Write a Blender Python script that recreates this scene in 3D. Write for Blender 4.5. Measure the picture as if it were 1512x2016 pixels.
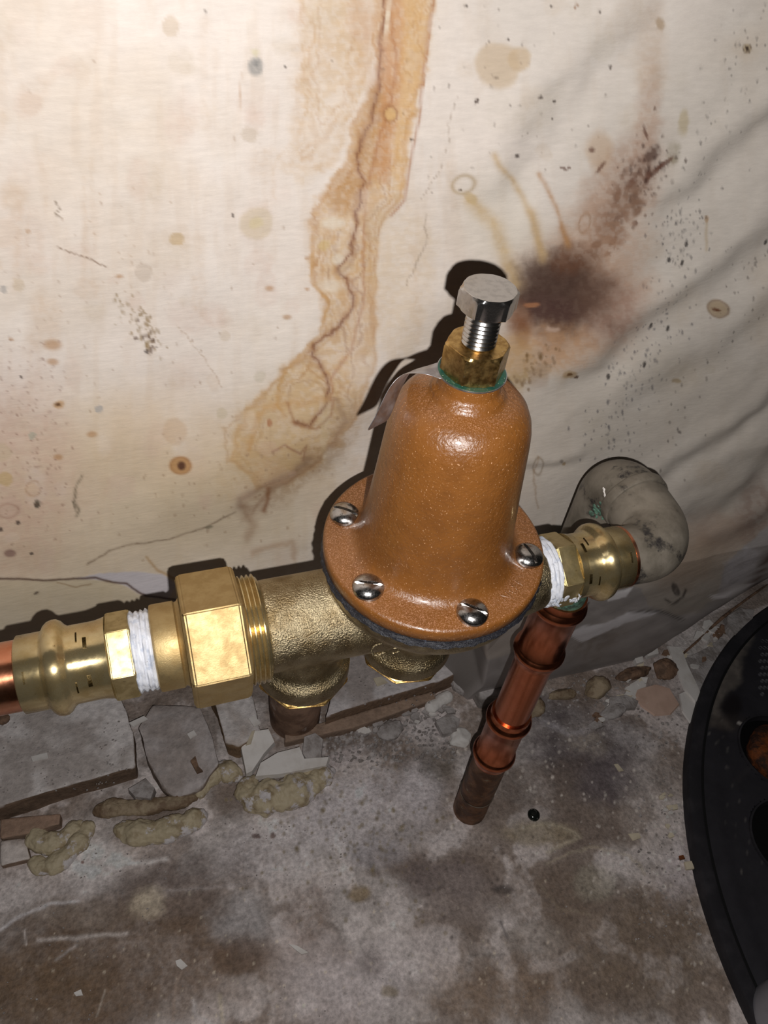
import bpy, bmesh, math, random
import numpy as np
from mathutils import Vector, Matrix

for o in list(bpy.data.objects): bpy.data.objects.remove(o)
S = bpy.context.scene; COL = S.collection
PI = math.pi; R_ = math.radians
random.seed(7); RNG = np.random.default_rng(5)

# ------------------------------------------------------------------ camera
F = 1514.0; CX, CY = 756.0, 1008.0
dn = np.array([-210., 1448., F]); dn /= np.linalg.norm(dn)
pa = np.array([5154., -835.3, F]); pa -= dn*(pa@dn); pa /= np.linalg.norm(pa)
ZZ = -dn; nn = np.cross(ZZ, pa)
RM = np.array([pa, nn, ZZ])                    # camera axes (x right, y down, z ahead) -> world
CAM = -RM@(.355*np.array([75/F, 165/F, 1.]))
def ray(u, v): return RM@np.array([(u-CX)/F, (v-CY)/F, 1.])
def on_z(u, v, z): r = ray(u, v); return CAM+r*(z-CAM[2])/r[2]
def on_y(u, v, y): r = ray(u, v); return CAM+r*(y-CAM[1])/r[1]
cam = bpy.data.objects.new('camera', bpy.data.cameras.new('camera')); COL.objects.link(cam)
m = Matrix.Identity(4)
for i in range(3):
    m[i][0] = RM[i, 0]; m[i][1] = -RM[i, 1]; m[i][2] = -RM[i, 2]; m[i][3] = CAM[i]
cam.matrix_world = m
cam.data.sensor_fit = 'HORIZONTAL'; cam.data.sensor_width = 36; cam.data.lens = F/1512*36
cam.data.clip_start = .01
S.camera = cam
# ------------------------------------------------------------------ world, flash, exposure
w = bpy.data.worlds.new('dark_room'); S.world = w; w.use_nodes = True
w.node_tree.nodes['Background'].inputs[0].default_value = (1, .88, .75, 1)
w.node_tree.nodes['Background'].inputs[1].default_value = .009
fl = bpy.data.lights.new('phone_flash', 'POINT'); fl.energy = 5.5; fl.shadow_soft_size = .0022
fl.color = (1, .97, .95)
flo = bpy.data.objects.new('phone_flash', fl); COL.objects.link(flo)
flo.location = CAM+RM@np.array([.0145, .018, .001])
S.view_settings.view_transform = 'Standard'; S.view_settings.look = 'None'
S.view_settings.gamma = 1; S.view_settings.use_curve_mapping = False; S.view_settings.exposure = 0.17

# ------------------------------------------------------------------ helpers
def lin(c):
    c = np.asarray(c, float)/255.
    return np.where(c <= .04045, c/12.92, ((c+.055)/1.055)**2.4)
def L4(c): return tuple(lin(c))+(1.,)

def mat(name, c, rough=.5, metal=0., c2=None, cscale=60., cmix=(.4, .6), bump=0., bscale=400., bdist=.0004,
        rvar=0., spec=.5, coat=0., dust=None, dustscale=900., dustthr=(.68, .74), attr=None, stretch=None, c3=None, c3scale=200, c3thr=(.55,.62), bdetail=4, aniso=0, anirot=0., aniaxis='X', dustup=None):
    M = bpy.data.materials.new(name); M.use_nodes = True; N = M.node_tree.nodes; K = M.node_tree.links
    b = N['Principled BSDF']
    tc = N.new('ShaderNodeTexCoord'); src = tc.outputs['Object']
    if stretch:
        mp = N.new('ShaderNodeMapping'); mp.inputs['Scale'].default_value = stretch; K.new(src, mp.inputs[0]); src = mp.outputs[0]
    def noise(sc, det=4, ro=.55):
        n = N.new('ShaderNodeTexNoise'); n.inputs['Scale'].default_value = sc; n.inputs['Detail'].default_value = det
        n.inputs['Roughness'].default_value = ro; K.new(src, n.inputs['Vector']); return n.outputs['Fac']
    def ramp(x, a, bb):
        r = N.new('ShaderNodeMapRange'); r.inputs[1].default_value = a; r.inputs[2].default_value = bb; K.new(x, r.inputs[0]); r.interpolation_type = 'SMOOTHSTEP'; return r.outputs[0]
    def mix(f, A, B):
        x = N.new('ShaderNodeMix'); x.data_type = 'RGBA'; K.new(f, x.inputs[0])
        for s_, i in ((A, 6), (B, 7)):
            if isinstance(s_, tuple): x.inputs[i].default_value = s_
            else: K.new(s_, x.inputs[i])
        return x.outputs[2]
    base = L4(c) if c is not None else None
    if attr:
        at = N.new('ShaderNodeAttribute'); at.attribute_name = attr; base = at.outputs['Color']
        if cscale:
            f = noise(cscale, 5, .65); mm = N.new('ShaderNodeMapRange'); mm.inputs[1].default_value = .3; mm.inputs[2].default_value = .7
            mm.inputs[3].default_value = cmix[0]; mm.inputs[4].default_value = cmix[1]; K.new(f, mm.inputs[0])
            vm = N.new('ShaderNodeVectorMath'); vm.operation = 'SCALE'; K.new(base, vm.inputs[0]); K.new(mm.outputs[0], vm.inputs['Scale']); base = vm.outputs[0]
    elif c2 is not None:
        base = mix(ramp(noise(cscale, 5, .6), *cmix), base, L4(c2))
    if c3 is not None:
        base = mix(ramp(noise(c3scale, 6, .7), *c3thr), base, L4(c3))
    if dust is not None:
        base = mix(ramp(noise(dustscale, 2, .5), *dustthr), base, L4(dust))
    if dustup is not None:
        g = N.new('ShaderNodeNewGeometry'); sx = N.new('ShaderNodeSeparateXYZ'); K.new(g.outputs['Normal'], sx.inputs[0])
        u_ = ramp(sx.outputs[2], .75, 1.0); v_ = ramp(noise(2300, 2, .5), .50, .66)
        mu = N.new('ShaderNodeMath'); mu.operation = 'MULTIPLY'; K.new(u_, mu.inputs[0]); K.new(v_, mu.inputs[1])
        base = mix(mu.outputs[0], base, L4(dustup))
    if aniso:
        tn = N.new('ShaderNodeTangent'); tn.direction_type = 'RADIAL'; tn.axis = aniaxis; K.new(tn.outputs[0], b.inputs['Tangent'])
        b.inputs['Anisotropic'].default_value = aniso; b.inputs['Anisotropic Rotation'].default_value = anirot
    if isinstance(base, tuple): b.inputs['Base Color'].default_value = base
    else: K.new(base, b.inputs['Base Color'])
    b.inputs['Metallic'].default_value = metal; b.inputs['Roughness'].default_value = rough
    b.inputs['Specular IOR Level'].default_value = spec
    if coat: b.inputs['Coat Weight'].default_value = coat; b.inputs['Coat Roughness'].default_value = .12
    if rvar:
        r = N.new('ShaderNodeMapRange'); r.inputs[1].default_value = .3; r.inputs[2].default_value = .7
        r.inputs[3].default_value = rough-rvar; r.inputs[4].default_value = rough+rvar; K.new(noise(cscale*1.7+40, 5), r.inputs[0]); K.new(r.outputs[0], b.inputs['Roughness'])
    if bump:
        bp = N.new('ShaderNodeBump'); bp.inputs['Strength'].default_value = bump; bp.inputs['Distance'].default_value = bdist
        K.new(noise(bscale, bdetail, .6), bp.inputs['Height']); K.new(bp.outputs[0], b.inputs['Normal'])
    return M

MT = {}
MT['cast'] = mat('cast_bronze', (172, 158, 128), .38, 1., (134, 116, 84), 90, (.35, .7), bump=1., bscale=1300, bdist=.0006, rvar=.08, bdetail=3)
MT['brass'] = mat('polished_brass', (204, 186, 142), .26, .9, (188, 166, 118), 120, (.4, .65), bump=.3, bscale=420, bdist=.0001, rvar=.06, c3=(120, 104, 70), c3scale=300, c3thr=(.64, .74), aniso=.8, anirot=.25)
MT['brass_nut'] = mat('satin_brass', (182, 160, 116), .58, 1., (170, 146, 102), 120, (.4, .6), bump=.5, bscale=1500, bdist=.00015, rvar=.06)
MT['brass_dull'] = mat('worn_brass', (190, 158, 100), .34, 1., (150, 118, 68), 300, (.4, .65), bump=.4, bscale=600, bdist=.00015, rvar=.1, dust=(190, 165, 130))
MT['paint'] = mat('orange_brown_paint', (113, 70, 29), .34, 0., (103, 63, 26), 60, (.4, .65), bump=.8, bscale=560, bdist=.0005, coat=.22, dust=(190, 150, 116), dustscale=1900, dustthr=(.67, .72), c3=(112, 84, 62), c3scale=45, c3thr=(.66, .8), dustup=(148, 104, 74))
MT['chrome'] = mat('steel_screw', (176, 174, 172), .22, 1., (130, 128, 126), 900, (.5, .7), bump=.2, bscale=900, bdist=.0001, rvar=.07)
MT['steel'] = mat('galvanised_steel_bolt', (186, 184, 182), .2, 1., (172, 170, 168), 500, (.45, .65), bump=.25, bscale=900, bdist=.00012, dust=(225, 215, 200), dustscale=1800)
MT['black'] = mat('black_rubber_gasket', (24, 24, 30), .5, 0., (64, 70, 84), 500, (.58, .8), bump=1., bscale=1200, bdist=.0005)
MT['green'] = mat('green_tag_paint', (24, 62, 52), .45, 0., (34, 76, 60), 300, (.4, .7), bump=.2, bscale=800, dust=(170, 180, 150), dustscale=1500)
MT['alu'] = mat('aluminium_tag', (180, 180, 184), .45, 1., (150, 148, 152), 160, (.4, .7), bump=.3, bscale=300, bdist=.0003, rvar=.08)
MT['copper'] = mat('bright_copper', (226, 166, 134), .28, 1., (212, 140, 106), 70, (.4, .65), bump=.25, bscale=250, bdist=.00015, rvar=.06, aniso=.7, anirot=.25)
MT['copper_dark'] = mat('copper_coupling', (196, 120, 86), .24, 1., (190, 112, 78), 60, (.35, .65), bump=.08, bscale=200, bdist=.0001, rvar=.05)
MT['oldpipe'] = mat('tarnished_copper', (128, 92, 66), .5, .5, (86, 60, 44), 60, (.4, .6), bump=.6, bscale=300, rvar=.1, c3=(146, 132, 110), c3scale=90, c3thr=(.6, .7))
MT['dustpipe'] = mat('dusty_brown_pipe', (150, 120, 100), .7, 0., (110, 84, 68), 40, (.4, .6), bump=.6, bscale=300, c3=(176, 160, 150), c3scale=60, c3thr=(.58, .7))
MT['elbow'] = mat('dull_grey_tarnished_copper', (134, 126, 114), .46, .3, (104, 97, 86), 55, (.35, .65), bump=.5, bscale=300, bdist=.0003, rvar=.1, c3=(50, 47, 46), c3scale=60, c3thr=(.54, .66))
MT['patina'] = mat('green_patina', (92, 130, 110), .8, 0., (58, 76, 64), 300, (.4, .6), bump=.8, bscale=700)
MT['tape'] = mat('white_thread_sealant', (200, 202, 208), .5, 0., (176, 182, 194), 260, (.5, .62), bump=.6, bscale=500, bdist=.0004, c3=(104, 100, 92), c3scale=330, c3thr=(.66, .72))
MT['lid'] = mat('black_plastic_cover', (35, 34, 38), .55, 0., attr='Col', cscale=40, cmix=(.8, 1.2), bump=.3, bscale=500, spec=.35)
MT['lidplain'] = mat('black_plastic_rim', (46, 45, 49), .65, 0., (60, 58, 62), 40, (.4, .7), bump=.3, bscale=500, spec=.2)
MT['ventrim'] = mat('vent_rim', (84, 84, 88), .5)
MT['brass_hex'] = mat('brushed_brass', (186, 168, 124), .46, .9, (160, 142, 98), 160, (.4, .65), bump=.3, bscale=420, bdist=.0001, rvar=.06, c3=(120, 104, 70), c3scale=300, c3thr=(.62, .72))
MT['shade'] = mat('painted_shade', (6, 6, 7), .9)
MT['rust'] = mat('rusted_iron', (128, 66, 22), .8, 0., (50, 26, 14), 60, (.4, .6), bump=1., bscale=200, bdist=.002, c3=(178, 104, 36), c3scale=90, c3thr=(.6, .7))
MT['pvc'] = mat('grey_plastic_pipe', (150, 150, 158), .4, 0., (138, 138, 146), 40)
MT['wall'] = mat('stained_wall_covering', None, .62, 0., attr='Col', cscale=520, cmix=(.95, 1.05), bump=.35, bscale=700, bdist=.0004, stretch=(.25, 1, 1), spec=.3)
MT['floor'] = mat('dirty_concrete', None, .6, 0., attr='Col', cscale=260, cmix=(.7, 1.32), bump=.9, bscale=260, bdist=.0016, spec=.35, bdetail=8)
MT['ledge'] = mat('painted_stone_ledge', None, .8, 0., attr='Col', cscale=160, cmix=(.78, 1.2), bump=.8, bscale=160, bdist=.002, spec=.2)
MT['foam'] = mat('old_yellowed_filler', (196, 182, 152), .62, 0., (160, 142, 112), 50, (.45, .62), bump=.7, bscale=120, bdist=.002, c3=(216, 210, 210), c3scale=42, c3thr=(.52, .58))
MT['foam_brown'] = mat('old_brown_filler', (168, 150, 124), .7, 0., (124, 102, 80), 60, (.4, .6), bump=.9, bscale=140, bdist=.002)
MT['chip'] = mat('white_paint_chip', (232, 228, 224), .7, 0., (214, 208, 202), 60, (.4, .7), bump=.5, bscale=200)
MT['chip_cream'] = mat('cream_paint_chip', (220, 208, 184), .7, 0., (196, 184, 160), 60, (.4, .7), bump=.5, bscale=200)
MT['chip_pink'] = mat('pink_plaster_chip', (216, 184, 166), .75, 0., (202, 170, 152), 60, (.4, .7), bump=.5, bscale=200)
MT['chip_grey'] = mat('grey_rubble', (184, 178, 176), .8, 0., (148, 140, 136), 70, (.4, .6), bump=1., bscale=160, bdist=.002)
MT['brown'] = mat('brown_rubble', (144, 114, 92), .8, 0., (104, 82, 66), 80, (.4, .6), bump=1., bscale=160, bdist=.002)
MT['bead'] = mat('dark_glass_pebble', (26, 30, 28), .12, 0., (120, 120, 116), 180, (.55, .62))
MT['mark'] = mat('stamped_mark', (70, 58, 34), .5, 1.)

def link(name, me, M, parent=None, origin=None, sharp=35):
    o = bpy.data.objects.new(name, me)
    if M is not None: me.materials.append(M)
    if parent is not None:
        off = -np.array(parent_loc(parent)); o.parent = parent
    else:
        c = np.empty(len(me.vertices)*3); me.vertices.foreach_get('co', c); c = c.reshape(-1, 3)
        if origin is None:
            origin = (c.min(0)+c.max(0))/2; origin[2] = c[:, 2].min()
        off = -np.array(origin, float); o.location = origin
    me.transform(Matrix.Translation(Vector(off)))
    if sharp is not None:
        me.polygons.foreach_set('use_smooth', [True]*len(me.polygons)); me.set_sharp_from_angle(angle=R_(sharp))
    COL.objects.link(o); return o
def parent_loc(p):
    l = Vector((0, 0, 0))
    while p is not None: l += p.location; p = p.parent
    return l
def from_bm(name, bm, M, parent=None, sharp=35, origin=None):
    bmesh.ops.recalc_face_normals(bm, faces=bm.faces)
    me = bpy.data.meshes.new(name); bm.to_mesh(me); bm.free(); return link(name, me, M, parent, origin, sharp)
def thing(name, loc, label, cat, group=None):
    o = bpy.data.objects.new(name, None); o.location = loc; o.empty_display_size = .01; COL.objects.link(o)
    o['label'] = label; o['category'] = cat
    if group: o['group'] = group
    return o
def tag(o, label, cat, group=None, kind=None):
    o['label'] = label; o['category'] = cat
    if group: o['group'] = group
    if kind: o['kind'] = kind
    return o
def frame(axis):
    """returns function (r,a,t)->vec for lathe axis 'x','z' about a centre"""
    return None
def lathe_into(bm, prof, cen=(0, 0, 0), axis='z', n=64, a0=0., fn=None, dirv=None):
    """prof: list of (radius, t); caps when radius 0."""
    c = Vector(cen)
    if dirv is not None:
        D = Vector(dirv).normalized(); A = D.orthogonal().normalized(); B = D.cross(A)
    elif axis == 'z': D, A, B = Vector((0, 0, 1)), Vector((1, 0, 0)), Vector((0, 1, 0))
    else: D, A, B = Vector((1, 0, 0)), Vector((0, 1, 0)), Vector((0, 0, 1))
    rings = []
    for k, (r, t) in enumerate(prof):
        if r <= 1e-7: rings.append([bm.verts.new(c+D*t)])
        else:
            rg = []
            for i in range(n):
                a = a0+2*PI*i/n; rr = r*(fn(a, t) if fn else 1)
                rg.append(bm.verts.new(c+D*t+(A*math.cos(a)+B*math.sin(a))*rr))
            rings.append(rg)
    for p, q in zip(rings, rings[1:]):
        if len(p) == 1 and len(q) == 1: continue
        for i in range(n):
            j = (i+1) % n
            if len(p) == 1: bm.faces.new((p[0], q[i], q[j]))
            elif len(q) == 1: bm.faces.new((p[i], p[j], q[0]))
            else: bm.faces.new((p[i], p[j], q[j], q[i]))
    return bm
def closed(prof): return [(0, prof[0][1])]+list(prof)+[(0, prof[-1][1])]
def lathe(name, prof, M, parent, cen=(0, 0, 0), axis='z', n=64, a0=0., fn=None, sharp=35, cap=True, dirv=None):
    bm = bmesh.new(); lathe_into(bm, closed(prof) if cap else prof, cen, axis, n, a0, fn, dirv)
    return from_bm(name, bm, M, parent, sharp)
def box_into(bm, c, s, rot=None):
    vs = bmesh.ops.create_cube(bm, size=1)['verts']
    T = Matrix.Translation(Vector(c)) @ (rot.to_4x4() if rot else Matrix.Identity(4)) @ Matrix.Diagonal((*s, 1))
    for v in vs: v.co = T @ v.co
    return vs
def arc_pts(r, c, a0, a1, n): return [(c[0]+r*math.cos(a0+(a1-a0)*i/n), c[1]+r*math.sin(a0+(a1-a0)*i/n)) for i in range(n+1)]
def tube(bm, pts, rad, n=32, flat=1., up=Vector((0, 0, 1)), cap=True, jit=0., rnd=None):
    """sweep along pts with radii"""
    rings = []; P = [Vector(p) for p in pts]
    ref = None
    for k, p in enumerate(P):
        t = (P[min(k+1, len(P)-1)]-P[max(k-1, 0)]).normalized()
        if ref is None: ref = t.orthogonal().normalized() if abs(t.dot(up)) > .95 else t.cross(up).normalized()
        A = (ref-t*ref.dot(t)).normalized(); ref = A; B = t.cross(A)
        r = rad[k] if hasattr(rad, '__len__') else rad
        rings.append([bm.verts.new(p+A*math.cos(2*PI*i/n)*r*(1+(rnd.uniform(-jit, jit) if rnd else 0))+B*math.sin(2*PI*i/n)*r*flat*(1+(rnd.uniform(-jit, jit) if rnd else 0))) for i in range(n)])
    for a, b in zip(rings, rings[1:]):
        for i in range(n): bm.faces.new((a[i], a[(i+1) % n], b[(i+1) % n], b[i]))
    if cap: bm.faces.new(rings[0][::-1]); bm.faces.new(rings[-1])
    return rings

# ---- numpy noise and drawing of stains -------------------------------------------------
def vnoise(x, y, seed):
    g = np.random.default_rng(seed).random((256, 256))
    xi = np.floor(x).astype(int); yi = np.floor(y).astype(int); fx = x-xi; fy = y-yi
    fx = fx*fx*(3-2*fx); fy = fy*fy*(3-2*fy)
    a = g[xi % 256, yi % 256]; b = g[(xi+1) % 256, yi % 256]; c = g[xi % 256, (yi+1) % 256]; d = g[(xi+1) % 256, (yi+1) % 256]
    return (a*(1-fx)+b*fx)*(1-fy)+(c*(1-fx)+d*fx)*fy
def fbm(x, y, sc, oc=4, seed=1, gain=.5):
    s = 0; a = 1; t = 0
    for k in range(oc):
        s = s+a*vnoise(x/sc*2**k+13.7*k, y/sc*2**k+7.1*k, seed+k); t += a; a *= gain
    return s/t
def sst(a, b, x): t = np.clip((x-a)/(b-a), 0, 1); return t*t*(3-2*t)
def seg_dist(x, y, pts):
    d = np.full(x.shape, 1e9)
    for (ax, ay), (bx, by) in zip(pts, pts[1:]):
        ex, ey = bx-ax, by-ay; t = np.clip(((x-ax)*ex+(y-ay)*ey)/(ex*ex+ey*ey+1e-9), 0, 1)
        d = np.minimum(d, np.hypot(x-ax-t*ex, y-ay-t*ey))
    return d
def inside(x, y, pts):
    r = np.zeros(x.shape, bool); n = len(pts)
    for i in range(n):
        (ax, ay), (bx, by) = pts[i], pts[(i+1) % n]
        if ay == by: continue
        c = ((ay > y) != (by > y)) & (x < (bx-ax)*(y-ay)/(by-ay)+ax); r ^= c
    return r
class Paint:
    """stains drawn on a real surface in its own plan coordinates U,V (1 unit ~ .2 mm)"""
    def __init__(s, U, V, base): s.U, s.V = U, V; s.C = np.tile(lin(base), (len(U), 1)); s.w1 = fbm(U, V, 40, 5, 91, .62)-.5; s.w2 = fbm(U, V, 40, 5, 191, .62)-.5; s.f = fbm(U, V, 9, 3, 77)
    def sel(s, x0, y0, x1, y1): return np.nonzero((s.U > x0) & (s.U < x1) & (s.V > y0) & (s.V < y1))[0]
    def put(s, i, m, col, a):
        m = np.clip(m*a, 0, 1)[:, None]; s.C[i] = s.C[i]*(1-m)+lin(col)*m
    def xy(s, i, warp): return s.U[i]+s.w1[i]*warp, s.V[i]+s.w2[i]*warp
    def blob(s, u, v, ru, rv, col, a=1., ang=0., soft=.35, warp=20, tex=0.):
        R = max(ru, rv)*1.8+warp; i = s.sel(u-R, v-R, u+R, v+R)
        if not len(i): return
        x, y = s.xy(i, warp); x = x-u; y = y-v; c, q = math.cos(ang), math.sin(ang)
        d = np.hypot((x*c+y*q)/ru, (-x*q+y*c)/rv); m = 1-sst(1-soft, 1+soft, d)
        if tex: m = m*(1-tex+tex*sst(.35, .62, s.f[i]))
        s.put(i, m, col, a)
    def ring(s, u, v, ru, rv, col, a=1., wd=.15, warp=12, ang=0):
        R = max(ru, rv)*2+warp; i = s.sel(u-R, v-R, u+R, v+R)
        if not len(i): return
        x, y = s.xy(i, warp); x = x-u; y = y-v; c, q = math.cos(ang), math.sin(ang)
        d = np.hypot((x*c+y*q)/ru, (-x*q+y*c)/rv); s.put(i, np.exp(-((d-1)/wd)**2), col, a)
    def line(s, pts, wd, col, a=1., warp=8, tex=0., soft=1.):
        us = [p[0] for p in pts]; vs = [p[1] for p in pts]; R = wd*2.5+warp
        i = s.sel(min(us)-R, min(vs)-R, max(us)+R, max(vs)+R)
        if not len(i): return
        x, y = s.xy(i, warp); d = seg_dist(x, y, pts); m = np.exp(-(d/wd)**2/soft)
        if tex: m = m*(1-tex+tex*sst(.4, .6, s.f[i]))
        s.put(i, m, col, a)
    def poly(s, pts, col, a=1., soft=6, warp=14, tex=0., edge=None, ea=.6, ew=4, tides=()):
        us = [p[0] for p in pts]; vs = [p[1] for p in pts]; R = soft*2+warp
        i = s.sel(min(us)-R, min(vs)-R, max(us)+R, max(vs)+R)
        if not len(i): return
        x, y = s.xy(i, warp); d = seg_dist(x, y, pts+[pts[0]]); d = np.where(inside(x, y, pts), d, -d)
        m = sst(-soft, soft, d)
        if tex: m = m*(1-tex+tex*sst(.35, .62, s.f[i]))
        s.put(i, m, col, a)
        if edge is not None: s.put(i, np.exp(-((d-ew)/ew)**2), edge, ea)
        dw = d+(fbm(x, y, 70, 4, 515)-.5)*60
        for td, tw, tc, ta in tides: s.put(i, np.exp(-((dw-td)/tw)**2)*(d > 0)*(.35+.65*sst(.4, .6, fbm(x, y, 50, 2, int(600+td)))), tc, ta)
    def specks(s, n, pts, spread, r, col, a=.8, tall=1.6):
        P = np.array(pts, float)
        for k in range(n):
            j = RNG.integers(0, len(P)-1) if len(P) > 1 else 0; t = RNG.random()
            c = P[j]*(1-t)+P[min(j+1, len(P)-1)]*t+RNG.normal(0, 1, 2)*spread
            rr = r*RNG.uniform(.6, 1.5); s.blob(c[0], c[1], rr, rr*RNG.uniform(1, tall), col, a*RNG.uniform(.4, 1), 0, .5, 3)
def smooth_grid_mesh(name, X, Y, Zc, cols, M, keep=None, sharp=None):
    ny, nx = X.shape; v = np.stack([X, Y, Zc], -1).reshape(-1, 3)
    idx = np.arange(ny*nx).reshape(ny, nx); q = np.stack([idx[:-1, :-1], idx[:-1, 1:], idx[1:, 1:], idx[1:, :-1]], -1).reshape(-1, 4)
    me = bpy.data.meshes.new(name); me.vertices.add(len(v)); me.vertices.foreach_set('co', v.ravel())
    me.loops.add(q.size); me.loops.foreach_set('vertex_index', q.ravel().astype(np.int32))
    me.polygons.add(len(q)); me.polygons.foreach_set('loop_start', np.arange(0, q.size, 4, dtype=np.int32))
    me.update(calc_edges=True); me.polygons.foreach_set('use_smooth', np.ones(len(q), bool))
    if cols is not None:
        ca = me.color_attributes.new('Col', 'FLOAT_COLOR', 'POINT'); c4 = np.ones((len(v), 4)); c4[:, :3] = cols; ca.data.foreach_set('color', c4.ravel())
    me.materials.append(M); o = bpy.data.objects.new(name, me); COL.objects.link(o); return o
def uv_of(P):
    c = (P-CAM)@RM; z = np.maximum(c[:, 2], .05)
    return c[:, 0]/z*F+CX, c[:, 1]/z*F+CY
def spaced(a, b, c, d, fine, coarse):
    return np.unique(np.round(np.concatenate([np.arange(a, b, coarse), np.arange(b, c, fine), np.arange(c, d+coarse, coarse)]), 6))

# ================================================================== WALL
ZF = -.446                                          # floor level
xs = spaced(-.45, -.215, .37, .95, .0008, .012); ss = spaced(-.70, -.235, .245, .5, .0008, .006)[::-1]
XX, SS = np.meshgrid(xs, ss)
zl = np.interp(XX, [-.5, .02, .10, .15, .195, 1], [-.118, -.125, -.16, -.30, -.47, -.47])
Dw = np.interp(XX, [-1, .08, .175], [.21, .20, 0.])
s0 = SS
Zw = np.where(s0 > zl, s0, np.where(s0 > zl-Dw, zl, s0+Dw))
push = np.clip(zl-s0, 0, Dw)
U0, V0 = uv_of(np.stack([XX.ravel(), np.full(XX.size, .08), np.maximum(Zw, zl).ravel()], -1))
Yb = .08+np.maximum(0, -.14-np.maximum(Zw, -.47))*np.interp(XX, [.02, .14], [0, .27])+np.maximum(0, XX-.40)*.5*sst(-.1, -.4, Zw)
Yb = Yb+(fbm(XX, Zw, .09, 3, 3)-.5)*.006+(fbm(XX, Zw, .02, 3, 9)-.5)*.0009
U, V = uv_of(np.stack([XX.ravel(), Yb.ravel(), Zw.ravel()], -1))
H = np.zeros(U.size)
def fold(pts, wd, amp, end=60):
    us = [p[0] for p in pts]; vs = [p[1] for p in pts]; R = wd*4
    i = np.nonzero((U > min(us)-R) & (U < max(us)+R) & (V > min(vs)-R) & (V < max(vs)+R))[0]
    x, y = U[i]+(fbm(U[i], V[i], 90, 2, 5)-.5)*40, V[i]+(fbm(U[i], V[i], 90, 2, 6)-.5)*40
    best = np.full(len(i), 1e9); sg = np.zeros(len(i)); tt = np.zeros(len(i)); n = len(pts)-1
    for k, ((ax, ay), (bx, by)) in enumerate(zip(pts, pts[1:])):
        ex, ey = bx-ax, by-ay; l = math.hypot(ex, ey); t = np.clip(((x-ax)*ex+(y-ay)*ey)/l/l, 0, 1)
        d = np.hypot(x-ax-t*ex, y-ay-t*ey); s_ = ((x-ax)*(-ey)+(y-ay)*ex)/l   # positive on the right when walking
        m_ = d < best; best[m_] = d[m_]; sg[m_] = np.sign(s_[m_]); tt[m_] = (k+t[m_])/n
    sd = best*sg/wd; fade = sst(0, .15, tt)*sst(1, .82, tt)
    H[i] += .72*amp*sd*np.exp(.5-sd*sd/2)*fade*-1
# walking from upper right to lower left, the lower-right side recedes
fold([(1330, -60), (1190, 90), (1120, 160), (1060, 230), (1000, 330), (930, 440)], 42, .0021)
fold([(1600, 160), (1512, 230), (1420, 300), (1350, 370), (1260, 430)], 32, .0022)
fold([(1620, 380), (1512, 455), (1420, 530), (1330, 590), (1260, 640), (1180, 710), (1040, 790)], 30, .0030)
fold([(1600, 560), (1512, 610), (1400, 690), (1300, 760), (1200, 800)], 30, .0014)
fold([(1600, 720), (1512, 785), (1450, 832), (1380, 880), (1300, 935), (1240, 980)], 14, .0021)
fold([(1620, 830), (1512, 900), (1440, 960), (1370, 1010), (1290, 1030)], 26, .0028)
fold([(1620, 950), (1512, 1010), (1430, 1050), (1360, 1080)], 20, .0022)
fold([(1560, 860), (1440, 900), (1330, 980)], 16, .0012)
fold([(820, 740), (740, 800), (640, 890), (520, 980), (380, 1030), (200, 1080)], 60, .0026)
fold([(1180, 900), (1100, 912), (1000, 922), (940, 940)], 14, .0012)
fold([(880, 560), (800, 700), (700, 860)], 40, .0010)
Y2 = Yb+H.reshape(XX.shape)+push
# --- colours of the covering and its stains
PW = Paint(U, V, (232, 221, 211))
big = fbm(U, V, 260, 4, 21)[:, None]
PW.C = PW.C*(1-.28*sst(.40, .72, big))+lin((206, 186, 158))*.28*sst(.40, .72, big)
streak = fbm(U*3.2, V*.5, 60, 4, 33)[:, None]
PW.C = PW.C*(1-.16*sst(.5, .75, streak))+lin((206, 180, 152))*.16*sst(.5, .75, streak)
fine = fbm(U, V, 14, 3, 55)[:, None]; PW.C *= .965+.07*fine
wv = (fbm(U*5, V*.4, 12, 2, 61)+fbm(U*.4, V*5, 12, 2, 63))[:, None]/2; PW.C *= .975+.05*wv
b, rg, ln, pl, sp = PW.blob, PW.ring, PW.line, PW.poly, PW.specks
pl([(900, -80), (1700, -80), (1700, 1300), (1000, 1300), (1010, 800), (1100, 430)], (214, 206, 196), .45, 90, 60)  # greyer right side: dimming away from the flash put into the colour
pl([(1180, 200), (1700, -80), (1700, 1300), (1150, 1300), (1080, 900)], (210, 202, 190), .4, 120, 60)  # second, wider grey for the same painted dimming
b(150, 1000, 420, 190, (214, 192, 152), .55, 0, .6, 60); b(20, 930, 130, 190, (200, 160, 145), .42, 0, .5, 60, .3)
b(490, 1000, 190, 110, (196, 176, 140), .4, 0, .6, 60); b(560, 700, 120, 110, (240, 230, 218), .5, 0, .6, 50)
b(300, 860, 150, 90, (218, 188, 150), .3, 0, .6, 50); b(990, 420, 70, 90, (228, 220, 206), .5, 0, .6, 40)
b(640, 100, 60, 150, (206, 178, 140), .35, 0, .5, 60, .5); b(690, 60, 40, 90, (196, 156, 104), .35, 0, .5, 50, .5)
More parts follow.
